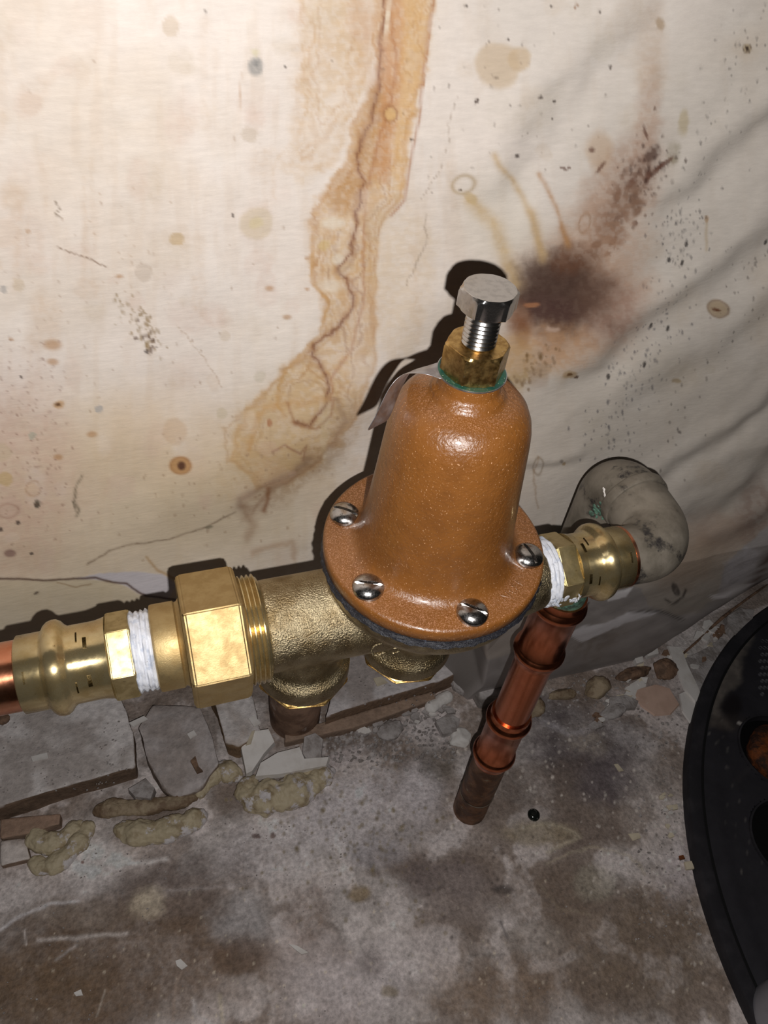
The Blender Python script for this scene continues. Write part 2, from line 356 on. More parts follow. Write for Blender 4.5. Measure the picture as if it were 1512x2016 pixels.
# long brown run down from the top
run = [(728, -520), (735, -90), (733, 60), (745, 150), (700, 235), (668, 330), (628, 390), (612, 440), (608, 520), (628, 590), (640, 650), (604, 690), (560, 730), (500, 790), (462, 850), (455, 905), (520, 960), (600, 940), (660, 880), (704, 820), (730, 740), (740, 640), (742, 540), (752, 450), (790, 395), (812, 260), (838, 110), (864, -20), (870, -90), (880, -520)]
pl(run, (210, 172, 116), .62, 7, 34, .4, (186, 136, 84), .4, 5, ((10, 3, (170, 118, 66), .5), (22, 4, (184, 134, 78), .5), (34, 3, (150, 100, 66), .45), (46, 5, (196, 150, 92), .5), (58, 3, (150, 104, 70), .4)))
pl([(600, 700), (540, 760), (500, 800), (430, 830), (445, 900), (520, 960), (620, 930), (690, 850), (700, 760)], (206, 176, 132), .35, 14, 50, .4, (180, 140, 96), .4, 4, ((14, 3, (176, 132, 84), .5), (30, 4, (160, 118, 78), .4)))
pl([(585, -520), (735, -520), (740, -60), (735, 140), (690, 240), (650, 330), (600, 360), (560, 330), (590, 200)], (214, 186, 150), .35, 14, 40, .5, None, 0, 4, ((8, 5, (196, 158, 112), .4), (26, 6, (190, 148, 100), .4), (44, 4, (178, 132, 84), .35)))
b(790, 560, 60, 170, (214, 188, 150), .4, .1, .5, 60, .4); b(590, 850, 130, 100, (206, 178, 136), .42, -.4, .5, 70, .35); b(530, 930, 110, 50, (196, 166, 122), .4, -.3, .5, 50, .4); b(650, 980, 40, 60, (200, 176, 144), .3, 0, .5, 50)
pl([(560, 940), (470, 985), (480, 1030), (560, 1000), (680, 900), (720, 800), (690, 790), (640, 860)], (152, 122, 94), .42, 16, 30, .5)
pl([(735, 150), (770, 150), (775, 250), (740, 350), (700, 420), (650, 420), (640, 380), (690, 300)], (176, 126, 66), .55, 12, 24, .3)
pl([(748, -520), (806, -520), (800, -60), (800, 100), (785, 240), (760, 360), (735, 350), (752, 200)], (196, 140, 92), .6, 10, 22, .3)
pl([(806, -520), (862, -520), (850, -60), (832, 120), (812, 260), (790, 390), (770, 330), (790, 180)], (216, 172, 112), .5, 8, 10, .2)
main = [(745, -520), (752, -60), (756, 60), (748, 140), (740, 200), (722, 260), (704, 300), (712, 360), (700, 430), (692, 500), (664, 528), (688, 556), (692, 604), (664, 646), (618, 680), (616, 700), (640, 730), (640, 790), (606, 832), (582, 828)]
ln(main, 7, (150, 98, 62), .62, 26, .3); ln(main, 2.4, (122, 76, 56), .6, 26)
ln([(764, -520), (770, -60), (772, 40), (782, 120), (770, 200), (750, 260), (720, 380), (712, 500), (716, 600), (690, 680), (650, 740), (650, 780)], 3.2, (170, 112, 70), .5, 16)
ln([(745, 350), (722, 440), (724, 560), (735, 640), (700, 700)], 8, (196, 152, 96), .4, 30)
ln([(872, -520), (860, -60), (846, 60), (834, 140), (826, 230), (806, 330), (796, 395), (770, 425)], 2.6, (170, 112, 72), .6, 5)
ln([(700, -60), (704, 90), (715, 160), (690, 230), (650, 320)], 9, (200, 158, 100), .3, 24, .4)
ln([(592, 120), (600, 180), (590, 260), (560, 300), (536, 330), (540, 380)], 4, (210, 180, 144), .35, 40, .4)
ln([(612, 500), (616, 560), (645, 600), (632, 655), (592, 700), (556, 745), (545, 790), (560, 815)], 4, (196, 150, 86), .55, 22)
ln([(640, 780), (570, 790), (520, 800), (500, 840), (490, 880)], 6, (198, 154, 98), .5, 26)
ln([(565, 790), (580, 832), (620, 840), (650, 815), (655, 780)], 3, (160, 112, 76), .55, 8)
ln([(535, 885), (560, 872), (590, 892), (604, 876), (596, 905)], 2.6, (150, 104, 78), .6, 8)
ln([(662, 780), (676, 830), (655, 880), (600, 930), (540, 960), (500, 1010)], 5, (150, 116, 88), .5, 22)
ln([(606, 905), (580, 930), (530, 950), (470, 980), (470, 1000)], 10, (136, 106, 86), .55, 20)
ln([(530, 960), (528, 985), (520, 1010)], 5, (130, 78, 34), .7, 8); ln([(478, 1000), (500, 1040), (490, 1060)], 10, (150, 112, 80), .45, 16)
ln([(500, 1090), (540, 1080), (575, 1070), (580, 1100)], 6, (180, 146, 116), .5, 16)
b(640, 480, 13, 10, (208, 180, 110), .6); b(530, 830, 5, 8, (170, 100, 50), .8, 0, .3, 3); b(655, 440, 22, 12, (232, 222, 204), .7, 0, .4, 14); b(650, 565, 24, 14, (230, 216, 196), .6, 0, .4, 14)
b(665, 510, 14, 10, (232, 222, 204), .6, -.4, .4, 10); b(640, 845, 10, 60, (214, 196, 160), .3)
b(770, 225, 12, 14, (214, 176, 120), .8, 0, .3, 6); rg(770, 225, 13, 15, (150, 100, 62), .6, .2, 6)
b(765, 30, 6, 40, (235, 226, 206), .7, .1, .4, 12, .5)
rb = np.random.default_rng(77)
for k in range(150):
    u_, v_ = rb.uniform(-30, 740), rb.uniform(-30, 1120); r_ = rb.uniform(8, 42)
    b(u_, v_, r_, r_*rb.uniform(.7, 1.8), [(206, 178, 150), (202, 184, 160), (240, 232, 224), (212, 182, 166)][rb.integers(0, 4)], rb.uniform(.1, .3), rb.uniform(-.3, .3), rb.uniform(.15, .6), 26, .4)
for k in range(60):
    u_, v_ = rb.uniform(860, 1512), rb.uniform(-30, 1000); r_ = rb.uniform(8, 40)
    b(u_, v_, r_, r_*rb.uniform(.7, 1.8), [(200, 178, 150), (196, 184, 164), (232, 226, 218)][rb.integers(0, 3)], rb.uniform(.1, .26), rb.uniform(-.3, .8), rb.uniform(.15, .6), 26, .4)
for k in range(26):
    u_, v_ = rb.uniform(-20, 900), rb.uniform(-30, 700); l_ = rb.uniform(60, 240)
    ln([(u_, v_), (u_+rb.uniform(-8, 8), v_+l_)], rb.uniform(4, 12), (208, 182, 156), rb.uniform(.12, .3), 16, .5)
# grey and tan marks on the left half
b(503, 131, 15, 18, (140, 140, 138), .75, 0, .25, 8, .2); b(503, 128, 6, 7, (120, 120, 118), .6); b(503, 105, 8, 8, (206, 196, 150), .5)
for u, v, r, c, a in ((337, 52, 19, (204, 184, 160), .6), (52, 208, 26, (216, 196, 182), .35), (60, 205, 22, (212, 190, 170), .4), (490, 265, 14, (204, 188, 170), .6), (505, 440, 32, (206, 188, 158), .55), (282, 535, 17, (200, 184, 168), .6), (348, 473, 12, (190, 160, 110), .6), (37, 562, 12, (204, 186, 162), .6), (8, 571, 7, (168, 164, 160), .7), (8, 460, 28, (220, 200, 182), .5), (510, 742, 12, (206, 196, 176), .5), (198, 806, 8, (176, 172, 168), .8), (62, 860, 7, (180, 176, 158), .8), (443, 662, 11, (212, 196, 176), .5), (438, 812, 9, (202, 188, 160), .5), (345, 850, 26, (206, 176, 144), .5), (8, 945, 14, (196, 168, 110), .6), (5, 890, 18, (200, 180, 150), .5), (980, 130, 44, (206, 184, 156), .75), (1022, 116, 22, (204, 180, 148), .75), (20, 1000, 22, (206, 178, 160), .5), (60, 965, 14, (212, 182, 150), .5)):
    b(u, v, r, r*1.05, c, a, 0, .15, 14)
b(505, 440, 14, 12, (212, 196, 150), .5)
for u, v, r in ((104, 679, 17), (103, 712, 11), (181, 855, 10), (115, 900, 9), (565, 624, 8), (55, 455, 5), (605, 570, 5), (604, 508, 5), (22, 667, 5), (235, 545, 7), (530, 568, 9)):
    b(u, v, r, r*.6, (178, 130, 76), .62, 0, .5, 5)
b(355, 914, 21, 16, (190, 142, 86), .85, 0, .3, 6); b(357, 914, 8, 8, (92, 58, 44), .95, 0, .4, 4, 0); rg(355, 914, 19, 15, (168, 118, 66), .6, .15, 4)
b(115, 796, 11, 8, (190, 146, 92), .7); b(114, 796, 6, 4, (104, 70, 40), .9, 0, .3, 2)
for u, v, r in ((72, 994, 5), (35, 1029, 4), (2, 1042, 4), (42, 743, 3), (62, 1090, 3), (289, 692, 4), (403, 25, 3), (458, 424, 3), (560, 132, 2), (1085, 12, 3), (1177, 20, 3), (918, 13, 3), (1000, 77, 3), (1205, 135, 3), (1062, 190, 4), (1092, 201, 3), (1289, 213, 3), (810, 275, 3), (1018, 307, 4), (1090, 235, 2)):
    b(u, v, r*1.1, r*1.1, (74, 60, 54), .85, 0, .3, 2)
b(72, 992, 6, 9, (96, 88, 72), .8, 0, .3, 6); b(20, 1090, 12, 7, (140, 108, 98), .8, 0, .3, 6)
b(938, 199, 3, 7, (70, 48, 36), .95, .7, .3, 2); b(1131, 12, 3, 7, (150, 104, 66), .8, .3); b(1471, 95, 8, 9, (186, 166, 134), .8, 0, .3, 3); b(1471, 95, 4, 5, (60, 44, 34), .95, 0, .3, 2); rg(1471, 95, 8, 9, (100, 80, 60), .7, .15, 2)
sp(70, [(235, 600), (270, 620), (290, 650), (315, 690)], 13, 2.6, (140, 112, 60), .7); sp(12, [(280, 640), (300, 690)], 8, 3, (90, 60, 40), .8)
sp(170, [(20, 660), (60, 780), (60, 900), (90, 1050)], 48, 1.7, (130, 88, 72), .55); sp(60, [(230, 480), (270, 560)], 60, 1.5, (170, 140, 110), .5)
sp(120, [(100, 500), (500, 900)], 200, 1.8, (150, 120, 92), .5); sp(70, [(300, 1000), (600, 900)], 60, 2, (150, 118, 90), .5)
sp(60, [(900, 60), (1100, 380)], 100, 1.7, (90, 74, 62), .6)
ln([(108, 396), (118, 410), (110, 422), (120, 428)], 1.6, (130, 112, 92), .8, 8); ln([(112, 486), (150, 502), (180, 510), (212, 524)], 1.5, (136, 110, 90), .8, 8)
ln([(163, 938), (150, 960), (146, 985), (156, 1002), (150, 1015)], 3, (120, 108, 86), .75, 10, .3); ln([(144, 985), (152, 1010)], 1.5, (100, 90, 70), .8, 8)
ln([(345, 640), (400, 700), (440, 760)], 1.2, (176, 150, 124), .5, 18)
ln([(475, 145), (472, 215)], 2, (190, 150, 110), .5, 4)
ln([(172, 1112), (215, 1085), (255, 1072), (330, 1066), (355, 1058), (405, 1042), (440, 1020), (462, 1010)], 2.2, (128, 106, 84), .75, 8, .3)
b(412, 1042, 9, 4, (120, 112, 90), .7, -.3)
rg(15, 1005, 20, 14, (176, 140, 120), .5, .15, 8); rg(65, 962, 14, 15, (176, 140, 110), .5, .13, 8)
# lower edge: flaked white and olive
pl([(-60, 1140), (60, 1144), (190, 1140), (240, 1152), (300, 1182), (420, 1200), (420, 1300), (-60, 1300)], (196, 182, 148), .5, 5, 8)
pl([(150, 1139), (200, 1130), (262, 1127), (318, 1132), (352, 1152), (330, 1182), (298, 1178), (262, 1160), (214, 1144)], (206, 200, 204), .95, 2.5, 8)
ln([(-60, 1136), (30, 1140), (90, 1143), (160, 1139), (190, 1138), (225, 1148), (250, 1150), (290, 1174), (330, 1180), (420, 1192)], 2.4, (86, 58, 44), .9, 6)
ln([(288, 1100), (310, 1125), (345, 1142)], 3, (180, 140, 88), .6, 6); ln([(112, 1148), (150, 1156), (180, 1150)], 1.6, (150, 120, 84), .6, 6); b(70, 1172, 5, 2.5, (70, 50, 40), .8, -.3)
# right hand stains
b(1285, 90, 26, 100, (190, 160, 130), .35, .06, .5, 20, .3); b(1272, 250, 24, 110, (184, 148, 126), .45, .12, .5, 30, .3); b(1305, 50, 8, 14, (160, 130, 90), .6)
b(1345, 240, 10, 24, (180, 160, 110), .5, .2); b(1326, 300, 12, 22, (120, 110, 70), .6, .3, .4, 14, .5)
b(1225, 370, 62, 120, (172, 136, 112), .62, .55, .45, 40, .3); b(1180, 300, 26, 40, (190, 156, 120), .5)
b(1225, 400, 34, 100, (104, 76, 64), .85, .58, .4, 34, .55); b(1286, 302, 12, 20, (96, 72, 62), .8, .6, .3, 14, .5)
b(1205, 460, 30, 26, (112, 76, 58), .8, .5, .4, 24, .6); b(1174, 481, 11, 8, (92, 50, 26), .9, -.5, .3, 6); b(1206, 475, 12, 5, (92, 50, 26), .9, -.8, .3, 6)
b(1256, 410, 9, 18, (82, 48, 30), .85, .2, .4, 12, .4); b(1248, 390, 8, 14, (90, 56, 40), .8, .1, .4, 12)
for u, v, w_, h_, an in ((1183, 330, 4, 14, .7), (1290, 335, 4, 24, .8), (1308, 320, 4, 22, .9), (1275, 345, 5, 16, .3), (1166, 295, 6, 6, 0), (1270, 260, 3, 16, -.3), (1240, 360, 6, 14, .6), (1223, 425, 5, 16, .8), (1215, 385, 6, 14, .4), (1252, 440, 6, 6, 0), (1196, 500, 8, 4, -.4), (1110, 332, 8, 3, .4), (1120, 330, 4, 3, .4)):
    b(u, v, w_, h_, (98, 58, 42), .75, an, .4, 8)
rg(1151, 440, 9, 20, (150, 118, 90), .7, .2, 8, .25)
sp(90, [(1290, 290), (1250, 370), (1200, 470)], 22, 2.4, (70, 46, 40), .7, 2.2)
b(1140, 590, 130, 110, (190, 146, 112), .72, -.2, .5, 50, .25); b(1200, 600, 60, 66, (166, 134, 122), .6, 0, .5, 40, .3)
b(1190, 480, 90, 130, (196, 160, 134), .5, .5, .5, 60, .3); b(1105, 580, 104, 78, (98, 72, 60), .93, -.15, .45, 60, .06); b(1085, 555, 66, 48, (76, 56, 48), .75, -.2, .5, 50, .1); b(1080, 620, 60, 36, (82, 56, 52), .7, 0, .5, 36, .3)
b(1130, 510, 50, 26, (110, 72, 50), .6, -.3, .5, 30, .4); b(1026, 655, 14, 34, (116, 66, 38), .85, -.25, .4, 14, .35); b(1020, 640, 26, 40, (150, 104, 74), .6, 0, .5, 20)
b(1070, 690, 90, 40, (206, 160, 118), .65, -.2, .5, 40, .3); b(1010, 720, 40, 60, (200, 166, 118), .6, .2, .5, 30, .2); b(1090, 650, 12, 5, (210, 180, 160), .7, -.1); b(1048, 601, 16, 5, (176, 122, 86), .8, -.1, .3, 6)
b(1030, 745, 60, 16, (176, 148, 96), .4, -.4, .5, 16, .6); sp(50, [(1010, 760), (1090, 690)], 16, 2.6, (130, 100, 62), .7)
b(1120, 735, 14, 10, (170, 140, 96), .7); b(1119, 735, 5, 4, (110, 76, 40), .9); b(1133, 744, 5, 4, (90, 60, 34), .9); b(1060, 740, 18, 24, (176, 150, 130), .4)
ln([(970, 302), (985, 330), (1005, 350), (1030, 385), (1048, 430), (1058, 470), (1070, 500)], 7, (206, 176, 132), .7, 8, .2)
ln([(1048, 420), (1060, 470), (1066, 510)], 10, (198, 166, 120), .6, 8)
ln([(1064, 345), (1080, 372), (1095, 405), (1108, 445), (1116, 480)], 5, (190, 148, 108), .75, 6, .3); ln([(1108, 450), (1120, 485)], 8, (178, 130, 80), .6, 8)
ln([(925, 398), (950, 420), (975, 445), (990, 490), (1005, 530), (1010, 560)], 15, (206, 176, 128), .7, 12, .2)
b(925, 392, 16, 9, (200, 172, 120), .6, .7); rg(912, 362, 22, 17, (180, 156, 120), .65, .2, 5, -.5); b(908, 372, 2.5, 2.5, (90, 70, 50), .9)
ln([(840, 420), (836, 480), (800, 560)], 1.6, (150, 130, 110), .5, 22); ln([(900, 190), (888, 240), (870, 330), (830, 390)], 1.2, (160, 140, 120), .5, 18)
b(1416, 609, 19, 15, (176, 152, 118), .8, 0, .3, 6); rg(1416, 609, 19, 15, (140, 110, 80), .6, .13, 5); b(1414, 609, 7, 3, (110, 68, 44), .9)
b(1394, 432, 5, 8, (176, 140, 96), .7); ln([(1392, 440), (1388, 490)], 3, (186, 162, 124), .5); b(1335, 755, 10, 5, (170, 148, 112), .7)
for c_, n_, q_ in (((52, 54, 74), 190, [(1200, 900), (1215, 820), (1260, 700), (1320, 620)]), ((62, 58, 66), 110, [(1310, 560), (1345, 480), (1370, 420)]), ((70, 66, 66), 70, [(1350, 400), (1400, 250), (1440, 150), (1470, 30)]), ((70, 60, 56), 80, [(1250, 1000), (1512, 500)])):
    sp(n_, q_, 30, 1.5, c_, .62, 2.4)
for u, v in ((1316, 510), (1268, 717), (1286, 645), (1350, 480), (1200, 745), (1318, 650), (1340, 515), (1512, 480)): b(u, v, 3, 6, (40, 34, 34), .85, .3, .3, 2)
b(1105, 1170-260, 4, 4, (80, 60, 40), .5); rg(1060, 918, 10, 18, (150, 130, 108), .6, .16, 4); b(1112, 916, 5, 4, (160, 130, 80), .7); ln([(1060, 900), (1050, 950), (1058, 1000)], 2, (170, 140, 110), .5, 16)
b(1420, 1050, 60, 40, (180, 140, 112), .45, 0, .5, 40); b(1490, 1010, 40, 60, (150, 112, 96), .5, 0, .5, 40, .4); b(1330, 1100, 90, 50, (190, 156, 122), .5, 0, .5, 40)
ln([(1310, 1180), (1325, 1190), (1345, 1175), (1350, 1160)], 3, (70, 58, 50), .8, 6, .3); b(1330, 1160, 7, 14, (60, 52, 48), .75, -.4, .3, 8, .3)
PW.C *= .685
# bare grey base of the wall, with the torn white paint edge above it
grey = [(1000, 1290), (1120, 1205), (1150, 1180), (1190, 1168), (1230, 1150), (1262, 1160), (1275, 1190), (1330, 1212), (1372, 1205), (1410, 1178), (1424, 1120), (1450, 1090), (1512, 1040), (1700, 960), (1700, 1600), (860, 1600), (860, 1330)]
pl(grey, (164, 159, 157), .95, 3, 16); 
i = PW.sel(700, 1150, 1750, 1600); gm = sst(.4, .65, fbm(U[i], V[i]*1.6, 60, 4, 44))*inside(U[i], V[i], grey); PW.put(i, gm, (196, 190, 188), .6)
b(1170, 1265, 60, 26, (130, 112, 96), .5, -.4, .5, 30, .5); b(1050, 1330, 90, 40, (180, 176, 176), .5, -.4, .5, 30)
pl([(1118, 1250), (1150, 1232), (1190, 1228), (1240, 1205), (1296, 1202), (1282, 1212), (1230, 1228), (1180, 1250), (1145, 1264)], (240, 238, 242), .97, 2, 8)
pl([(1192, 1170), (1245, 1156), (1232, 1176), (1196, 1184)], (240, 238, 240), .97, 2.5, 8); pl([(1128, 1200), (1158, 1184), (1140, 1215)], (240, 238, 240), .97, 2.5, 6)
ln([(1158, 1186), (1146, 1206), (1120, 1216)], 2.4, (40, 36, 36), .8, 5); ln([(1240, 1205), (1296, 1202), (1345, 1220)], 2.5, (90, 84, 80), .8, 6)
pl([(1395, 1172), (1425, 1168), (1475, 1145), (1478, 1152), (1425, 1178), (1405, 1180)], (238, 234, 236), .95, 2.5, 6); pl([(1424, 1110), (1470, 1080), (1500, 1085), (1480, 1140), (1420, 1160)], (196, 192, 196), .7, 6, 12, .3)
ln([(1420, 1240), (1470, 1185), (1500, 1120), (1540, 1060)], 8, (84, 60, 50), .8, 14)
# behind the lip: rough dark back of the wall
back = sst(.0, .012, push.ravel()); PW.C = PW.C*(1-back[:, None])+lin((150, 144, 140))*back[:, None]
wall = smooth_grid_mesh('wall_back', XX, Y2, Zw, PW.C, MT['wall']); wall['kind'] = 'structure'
wall['label'] = 'cream wall covering with brown water stains, dark mould patch and diagonal wrinkles'

# ================================================================== FLOOR
fx = spaced(-.7, -.30, .50, 1.1, .0012, .02); fy = spaced(-.9, -.23, .25, .6, .0012, .02)
FX, FY = np.meshgrid(fx, fy)
FU, FV = uv_of(np.stack([FX.ravel(), FY.ravel(), np.full(FX.size, ZF)], -1))
fz = ZF+((fbm(FX, FY, .12, 3, 14)-.5)*.003+(fbm(FX, FY, .015, 4, 15)-.5)*.0022)
PF = Paint(FU, FV, (150, 143, 140))
n1 = fbm(FX, FY, .09, 5, 71).ravel(); n2 = fbm(FX, FY, .03, 5, 73).ravel(); n3 = fbm(FX, FY, .008, 3, 75).ravel()
al = np.arange(FU.size)
PF.put(al, sst(.46, .60, n1), (112, 98, 88), .75); PF.put(al, sst(.52, .64, n2), (96, 84, 76), .6); PF.put(al, 1-sst(.36, .46, n2), (186, 178, 176), .6)
b, ln, pl, sp = PF.blob, PF.line, PF.poly, PF.specks
dk = (82, 72, 66); br = (100, 82, 66); lt = (184, 176, 174); md = (136, 128, 124)
b(120, 1720, 200, 60, lt, .6, -.2, .5, 60, .3); b(180, 1690, 60, 40, (190, 184, 182), .7, 0, .5, 30)
b(230, 1900, 270, 120, (92, 74, 58), .82, -.1, .4, 90, .15); b(60, 1960, 160, 90, (96, 78, 60), .75, 0, .5, 60, .2)
b(360, 1720, 120, 34, (98, 88, 84), .75, -.15, .5, 50, .2); b(480, 1680, 40, 50, (92, 80, 76), .75, .3, .5, 30, .2); b(350, 1760, 90, 40, (104, 92, 86), .5, 0, .5, 50)
b(290, 1780, 34, 26, (190, 178, 158), .7, -.5, .5, 24, .3); b(150, 1800, 90, 30, (120, 108, 98), .5)
b(560, 1660, 130, 60, (180, 174, 174), .75, -.3, .5, 60, .35); b(480, 1820, 60, 60, (150, 148, 150), .6, 0, .5, 50); b(600, 1880, 70, 60, (170, 160, 158), .6, 0, .5, 50)
b(610, 1800, 40, 60, (104, 86, 74), .6, .4, .5, 50, .4); b(480, 1880, 60, 40, (92, 74, 60), .7, 0, .5, 30)
b(700, 1590, 130, 60, (176, 170, 172), .8, -.3, .5, 60, .3); b(760, 1640, 160, 40, (166, 160, 160), .6, 0, .5, 50, .3); b(830, 1560, 40, 60, (176, 170, 172), .7, 0, .5, 20)
b(880, 1730, 80, 42, (98, 88, 86), .85, .1, .5, 50, .15); b(915, 1770, 90, 50, (120, 110, 106), .6, 0, .5, 50); b(990, 1752, 20, 9, (54, 50, 50), .85, .1, .4, 12)
b(740, 1680, 60, 30, (150, 146, 150), .5); b(710, 1760, 22, 18, (116, 96, 62), .7)
b(700, 1450, 110, 40, (92, 84, 80), .7, -.3, .5, 50, .4); b(860, 1500, 30, 40, (78, 72, 64), .7, 0, .5, 24, .4); b(850, 1440, 40, 40, (168, 162, 162), .6, 0, .5, 24)
b(1150, 1480, 120, 70, (68, 60, 62), .85, .2, .5, 60, .15); b(1080, 1400, 60, 30, (80, 74, 76), .7, 0, .5, 40); b(1070, 1560, 90, 60, (98, 86, 78), .75, 0, .5, 60, .2); b(1200, 1540, 60, 40, (84, 76, 78), .7, 0, .5, 50)
b(1150, 1460, 46, 30, (150, 140, 130), .6, .4, .5, 40, .6); ln([(1070, 1420), (1120, 1440), (1160, 1440)], 8, (150, 146, 150), .5, 24); b(1240, 1450, 60, 20, (160, 154, 154), .6, .3, .5, 30, .5)
b(1300, 1580, 70, 80, (150, 142, 138), .6, 0, .5, 50, .4); b(1340, 1720, 40, 60, (170, 162, 164), .7, 0, .5, 40, .4); b(1060, 1640, 70, 24, (128, 116, 96), .7, .05, .4, 20)
ln([(1030, 1628), (1090, 1622), (1140, 1650), (1080, 1675)], 4, (158, 148, 130), .6, 14); ln([(1080, 1700), (1160, 1670), (1240, 1680), (1270, 1720)], 3, (150, 140, 122), .5, 20); ln([(1060, 1740), (1100, 1790), (1160, 1800)], 3, (150, 140, 124), .5, 16)
b(1080, 1760, 90, 50, (98, 84, 72), .6, 0, .5, 60, .4); b(1270, 1880, 180, 120, (100, 86, 72), .7, 0, .5, 80, .3); b(1170, 1740, 40, 34, (136, 130, 118), .6); b(1050, 1850, 60, 40, (132, 124, 118), .6)
b(980, 1960, 130, 60, (112, 94, 78), .7, 0, .5, 70, .3); b(720, 1930, 110, 70, (172, 164, 164), .75, 0, .5, 70, .35); b(640, 1970, 90, 60, (168, 160, 160), .6, 0, .5, 50); b(860, 1850, 50, 30, (160, 152, 150), .7)
b(770, 1955, 18, 12, (104, 90, 60), .6); b(730, 1900, 30, 30, (96, 86, 84), .6, 0, .5, 30, .3)
ln([(-10, 1835), (40, 1805), (100, 1780), (155, 1775)], 3.5, (186, 182, 184), .8, 10, .2); ln([(75, 1850), (140, 1848), (200, 1840), (250, 1838)], 4, (180, 172, 168), .75, 8, .2); ln([(110, 1890), (150, 1860)], 3, (160, 154, 152), .5); ln([(46, 1830), (50, 1860)], 2, (180, 172, 168), .7); ln([(190, 2000), (206, 1950)], 2, (150, 140, 130), .7, 6); ln([(340, 2010), (345, 1940), (360, 1910)], 3, (150, 132, 120), .5, 10)
ln([(380, 1970), (385, 2000), (420, 2020)], 5, (180, 176, 176), .6, 16, .4); ln([(430, 1960), (440, 2010)], 4, (170, 160, 140), .6, 12, .4); ln([(255, 1700), (300, 1698), (330, 1690)], 5, (186, 180, 178), .8, 10)
ln([(500, 1740), (400, 1750), (330, 1755)], 3, (150, 142, 140), .5, 10); ln([(985, 1812), (1000, 1850)], 3, (70, 66, 68), .6, 10); ln([(925, 1882), (990, 1880)], 4, (80, 74, 70), .6, 10, .5); ln([(780, 1800), (830, 1785)], 3, (180, 172, 170), .7, 8)
sp(220, [(560, 1640), (700, 1600), (800, 1700)], 70, 2.8, (104, 92, 66), .7, 1.4); sp(260, [(900, 1400), (1300, 1600), (1400, 1850)], 90, 2.2, (196, 188, 180), .6, 1.4)
sp(200, [(600, 1450), (800, 1480)], 50, 3, (170, 166, 166), .6, 1.4); sp(200, [(100, 1950), (700, 1900), (1400, 1950)], 90, 2, (190, 178, 160), .6, 1.4); sp(200, [(800, 1600), (1300, 1900)], 120, 2.4, (66, 58, 54), .6, 1.4)
b(505, 1648, 8, 6, (84, 66, 62), .85); b(536, 1643, 6, 5, (92, 74, 68), .85); b(161, 1698, 4, 3, (96, 56, 40), .9); b(655, 1500, 70, 16, (176, 168, 168), .6, -.4)
b(1300, 1330, 150, 50, (156, 148, 146), .6, -.3, .5, 50, .4); b(1390, 1270, 60, 60, (160, 156, 154), .7, 0, .5, 40, .3); b(1190, 1355, 80, 30, (98, 84, 72), .6, -.2, .5, 40, .4)
PF.C *= (.80+.4*n3)[:, None]
PF.C = np.clip(PF.C*1.95, 0, .85)
floor = smooth_grid_mesh('floor', FX, FY, fz, PF.C, MT['floor']); floor['kind'] = 'structure'
floor['label'] = 'dirty grey concrete floor with whitish smears and brown patches'

# ================================================================== LEDGE AT THE FOOT OF THE WALL
def slab(name, foot, ztop, parent, topc, sidec, bev=.003, seed=1, amp=.002, zb=ZF-.004):
    """irregular stone slab: footprint polygon, rounded, uneven"""
    bm = bmesh.new(); vs = [bm.verts.new((x, y, zb)) for x, y in foot]; f = bm.faces.new(vs)
    r = bmesh.ops.extrude_face_region(bm, geom=[f]); up = [g for g in r['geom'] if isinstance(g, bmesh.types.BMVert)]
    for k, v in enumerate(up): v.co.z = ztop[k % len(ztop)] if hasattr(ztop, '__len__') else ztop
    bmesh.ops.recalc_face_normals(bm, faces=bm.faces)
    bmesh.ops.bevel(bm, geom=list(bm.edges), offset=bev, segments=2, affect='EDGES', profile=.6)
    bmesh.ops.triangulate(bm, faces=bm.faces)
    for _ in range(5):
        es = [e for e in bm.edges if e.calc_length() > .006]
        if not es: break
        bmesh.ops.subdivide_edges(bm, edges=es, cuts=1); bmesh.ops.triangulate(bm, faces=[f for f in bm.faces if len(f.verts) > 3])
    bmesh.ops.recalc_face_normals(bm, faces=bm.faces)
    bm.normal_update()
    c = np.array([v.co[:] for v in bm.verts]); nz = np.array([v.normal.z for v in bm.verts])
    d = (fbm(c[:, 0]+c[:, 2]*.7, c[:, 1]+c[:, 2]*.5, .02, 4, 300+seed)-.5)*amp*2
    for v, dd in zip(bm.verts, d): v.co += v.normal*float(dd)
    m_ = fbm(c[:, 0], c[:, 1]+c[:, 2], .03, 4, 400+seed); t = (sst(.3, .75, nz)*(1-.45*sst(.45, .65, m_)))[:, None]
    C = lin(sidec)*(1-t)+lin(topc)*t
    me = bpy.data.meshes.new(name); bm.to_mesh(me); bm.free()
    ca = me.color_attributes.new('Col', 'FLOAT_COLOR', 'POINT'); c4 = np.ones((len(C), 4)); c4[:, :3] = C; ca.data.foreach_set('color', c4.ravel())
    return link(name, me, MT['ledge'], parent, None, 60)
def fp(pix, z): return [tuple(on_z(u, v, z)[:2]) for u, v in pix]
trim = bpy.data.objects.new('trim_1', None); COL.objects.link(trim); trim.location = (-.05, .2, ZF); trim['kind'] = 'structure'; trim['label'] = 'broken stone ledge along the foot of the wall'
ZL = ZF+.026
s1 = slab('ledge_stone', [(-.62, .158)]+fp([(0, 1588), (140, 1545), (266, 1510), (262, 1440), (248, 1395)], ZL)+[(-.185, .285), (-.62, .285)], ZL, trim, (232, 226, 224), (122, 102, 86), seed=1)
s2 = slab('ledge_stone', fp([(272, 1432), (290, 1495), (318, 1545), (345, 1562), (395, 1545), (432, 1502), (420, 1455), (396, 1390), (300, 1385)], ZL-.004), [ZL-.004]*2+[ZL-.014]*3+[ZL-.004]*4, trim, (196, 188, 186), (140, 124, 112), seed=2)
s3 = slab('ledge_stone', fp([(424, 1390), (445, 1462), (470, 1470), (515, 1440), (498, 1375)], ZL)+[(-.06, .285), (-.10, .285)], ZL, trim, (222, 216, 214), (146, 120, 94), seed=3)
